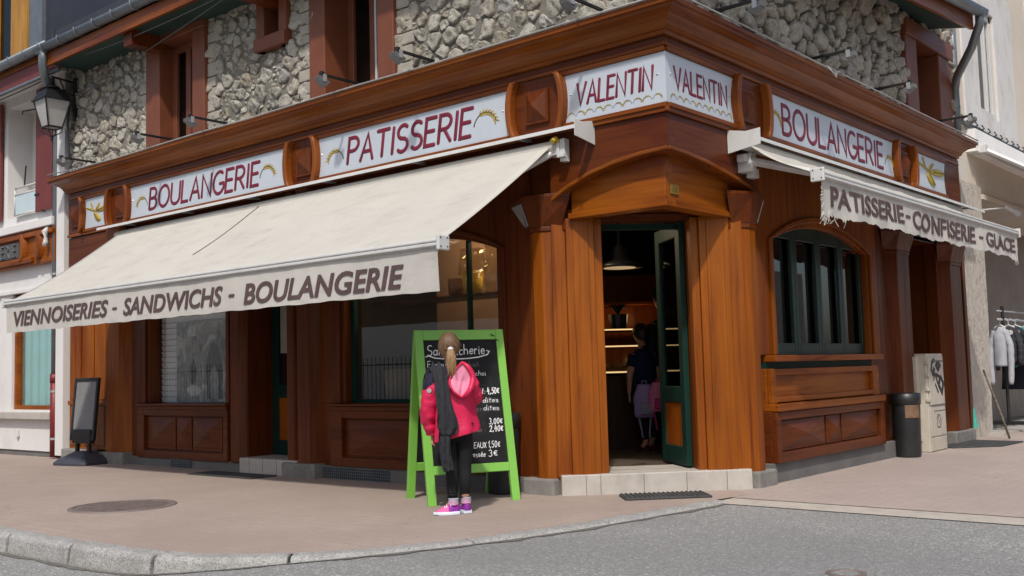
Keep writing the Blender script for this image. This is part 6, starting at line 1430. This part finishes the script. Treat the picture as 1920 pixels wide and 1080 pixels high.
m = MB(FC); m.tube([(.22, -2.7, 1.46), (.22, -2.7, 1.62)], [.09, .11], 14); p = m.build("plant_pot", BLACKP, None); tag(p, "dark plant pot standing on top of the lit counter", "plant pot")
m = MB(FC)
for k in range(9): a = k * .7; m.tube([(.22, -2.7, 1.62), (.22 + .07 * math.cos(a), -2.7 + .07 * math.sin(a), 1.72), (.22 + .14 * math.cos(a), -2.7 + .14 * math.sin(a), 1.70)], [.006, .012, .003], 5)
m.build("leaf", GREEN, p)
o = thing("pendant_lamp", "dark bell shaped pendant lamp hanging in the shop doorway", "lamp", FC(.05, -1.6, 2.0))
c_ = FC(.05, -1.6, 2.03); m = MB(); m.lathe([(.24, 0), (.22, .03), (.09, .08), (.07, .2), (.02, .24), (.012, .95)], c_, 24); m.build("shade", BLACKM, o, smooth=True); m = MB(); m.lathe([(.16, -.004), (.16, .002)], c_, 20); m.build("bulb_disc", LAMPW, o)
m = MB(FC); m.box(-.1, .6, -2.4, -1.5, 2.52, 2.56); m.build("ceiling_panel", paint("dull_white_panel", (.42, .42, .42), .8, .1, 2), B)
# goods behind the big window
m = MB(); m.box(-3.85, -1.7, .42, .78, 1.74, 1.77); m.build("window_shelf", DARKW, B)
def pot(x, y, z, r, h, mat, lab, name="yellow_pot", cat="pot"):
    m = MB(); m.lathe([(r * .78, 0), (r, h), (r * .9, h), (r * .7, .02)], (x, y, z), 20); return tag(m.build(name, mat, None, smooth=True), lab, cat, "goods in the big shop window")
YEL = paint("yellow_foil", (.60, .36, .015), .3, .2, 12); 
pot(-2.62, .60, 1.77, .11, .24, YEL, "yellow foil pot on the window shelf, just right of the awning's end"); pot(-2.86, .62, 1.77, .09, .18, paint("brown_foil", (.20, .07, .02), .35, .3, 10), "brown pot on the window shelf behind the awning's corner", "brown_pot")
def bag(x, y, z, r, h, lab):
    rg = random.Random(int(x * 100)); m = MB(); rings = []
    for i in range(9):
        t = i / 8; rr = r * (1 - .6 * max(0, t - .55)) * (1 + .35 * max(0, t - .8) * 5); rings.append([(x + rr * math.cos(a) * rg.uniform(.82, 1.15), y + rr * .7 * math.sin(a) * rg.uniform(.82, 1.15), z + h * t) for a in np.linspace(0, 2 * math.pi, 13)[:-1]])
    m.loft(rings); return tag(m.build("gift_bag", CELLO, None), lab, "gift bag", "goods in the big shop window")
bag(-2.62, .60, 1.98, .15, .24, "crumpled cellophane bag rising from the yellow pot"); bag(-2.32, .60, 1.77, .12, .48, "tall cellophane gift bag left of the price card"); bag(-2.06, .60, 1.77, .13, .50, "cellophane gift bag behind the price card"); bag(-1.80, .60, 1.77, .11, .44, "cellophane gift bag at the right end of the window shelf")
m = MB(); m.box(-2.14, -1.98, .40, .403, 1.80, 1.97); pc = tag(m.build("price_card", paint("cream_card", (.50, .46, .42), .8, .05, 4), None), "small cream price card in front of the window shelf", "price card")
pot(-3.45, .40, .74, .17, .34, paint("brown_stoneware", (.13, .085, .04), .6, .2, 6), "round brown stoneware jar on the window ledge behind the glass", "stoneware_jar", "jar")
pot(-2.85, .42, .74, .12, .26, paint("wicker", (.22, .13, .05), .8, .3, 30), "wicker basket on the window ledge beside the menu board", "wicker_basket", "basket")
m = MB(); m.grid(lambda s, t: (-3.75 + 1.6 * s, .36 + .14 * t, .745 + .015 * math.sin(40 * s) * math.sin(9 * t)), 30, 6); tag(m.build("green_garland", paint("green_paper_grass", (.08, .16, .02), .8, .4, 40), None), "strip of green paper grass along the window ledge", "decoration")
m = MB(); m.lathe([(.17, 2.63), (.16, 2.60)], (-2.05, 1.15, 0), 24); cl_ = tag(m.build("ceiling_lamp", emit("cool_lamp_disc", (.8, .82, .7), .6), None), "round flat ceiling lamp behind the arched window", "lamp"); lamp("interior_fill_light", (-2.05, 1.0, 2.5), 26, (1, .78, .52), cl_, .15); lamp("interior_fill_light", (-3.2, .9, 2.5), 24, (1, .78, .52), cl_, .15)  # point lights added to brighten the window display; the second has no fixture
m = MB(); m.box(-3.9, -1.8, 1.4, 1.42, .16, 2.9); m.build("interior_wall", paint("brown_partition", (.16, .085, .04), .8, .2, 2), B)
# blind and old photograph in the left window
o = thing("slatted_blind", "white slatted blind closed behind the left shop window", "blind", (-6.8, .36, .76))
m = MB(FL)
for i in range(22): m.add([(-7.58, -.255, .76 + i * .07), (-6.0, -.255, .76 + i * .07), (-6.0, -.240, .76 + i * .07 + .064), (-7.58, -.240, .76 + i * .07 + .064)], [(0, 1, 2, 3)])
m.build("slat", paint("white_blind_slats", (.82, .84, .87), .6, .05, 4), o, solid=.003)
m = MB(FL); m.box(-7.6, -5.98, -.40, -.39, .74, 2.35); m.build("backing", GREYP, o)
o = thing("old_photograph", "faded black and white photograph of bakers hung in the left window", "poster", (-6.7, .30, 1.0))
def photo_mat():
    m, t, b = new_mat("faded_photo"); n = N(t, "ShaderNodeTexNoise", Scale=3.2, Detail=6.0, Roughness=.6, Distortion=1.2); t.links.new(coords(t, (1.4, 1, 1)), n.inputs[0])
    t.links.new(ramp(t, n.outputs[0], [(.36, (.11, .108, .10)), (.5, (.34, .335, .33)), (.64, (.72, .72, .71))]), b.inputs['Base Color']); b.inputs['Roughness'].default_value = .6; return m
m = MB(FL); m.box(-7.22, -6.18, -.230, -.225, .77, 1.72); m.build("print", photo_mat(), o)
PW, PD, PM = paint("photo_white", (.66, .66, .65), .7, .45, 14), paint("photo_dark", (.085, .08, .075), .7, .5, 14), paint("photo_mid", (.33, .325, .315), .7, .5, 14)
def blob(P, mat): 
    m = MB(FL); m.prism(P, -.2248 + .0012 * blob.k, -.2238 + .0012 * blob.k); blob.k += 1; m.build("figure", mat, o)
blob.k = 0
def el(cu, cz, a, b, n=18): return [(cu + a * math.cos(k), cz + b * math.sin(k)) for k in np.linspace(0, 6.283, n + 1)[:-1]]
blob([(-7.2, .79), (-7.2, 1.25), (-7.14, 1.42), (-7.06, 1.3), (-7.05, .79)], PM); blob([(-6.98, .9), (-7.0, 1.3), (-6.9, 1.5), (-6.74, 1.5), (-6.66, 1.25), (-6.68, .9)], PM)
blob([(-6.92, 1.18), (-6.84, 1.3), (-6.78, 1.12), (-6.82, .98), (-6.9, .98)], PD); blob(el(-6.84, .90, .15, .07, 9), PW); blob([(-6.55, .80), (-6.58, 1.2), (-6.47, 1.46), (-6.34, 1.44), (-6.25, 1.2), (-6.27, .80)], PD); blob([(-6.48, .80), (-6.5, 1.1), (-6.4, 1.2), (-6.32, 1.05), (-6.33, .80)], PM); blob([(-6.98, 1.55), (-6.95, 1.68), (-6.80, 1.68), (-6.76, 1.55)], PW)

# ================================================================== ACROSS THE STREETS (seen only as reflections)
o = thing("beige_house", "long beige house across the street, mirrored in the big shop window", "building", (-20, -17, 0))
m = MB(); m.box(-60, -2, -22, -17, 0, 5.5); m.build("wall", paint("beige_render", (.84, .77, .64), .9, .06, 1), o)
m = MB(); m.box(-60, -2, -22, -16.6, 5.5, 5.7); m.build("roof", SLATE, o)
o = thing("iron_fence", "black iron railing in front of the beige house, mirrored in the window", "fence", (-20, -14.5, 0))
m = MB(); 
for i in range(170): m.box(-40 + i * .19, -39.984 + i * .19, -14.5, -14.484, 0, 1.55)
m.build("bars", BLACKM, o)["kind"] = "stuff"
m = MB(); m.box(-40, -7.6, -14.51, -14.465, .15, .19); m.box(-40, -7.6, -14.51, -14.465, 1.30, 1.34); m.build("rail", BLACKM, o)
o = thing("facing_shop", "pale shop house across the side street, mirrored in the green window", "building", (12, 8, 0))
m = MB(); m.box(10.5, 16, 1, 26, 0, 4.0); m.build("wall", paint("grey_cream_render", (.40, .37, .33), .9, .08, 1), o)
m = MB()
for k in range(4): m.box(10.42, 10.5, 3 + k * 5, 4.4 + k * 5, 1.0, 2.2)
m.build("shutters", RS, o)
o = thing("beige_awning", "beige awning of the shop across the side street, mirrored in the green window", "awning", (10.4, 7, 2.9))
m = MB(); m.grid(lambda s, t: (10.45 - 1.6 * t, 6 + 6 * s, 3.2 - .9 * t), 6, 4); m.grid(lambda s, t: (8.85, 6 + 6 * s, 2.3 - .4 * t), 6, 2); m.build("canopy", canvas("beige_canvas", (.62, .52, .40)), o, solid=.01)
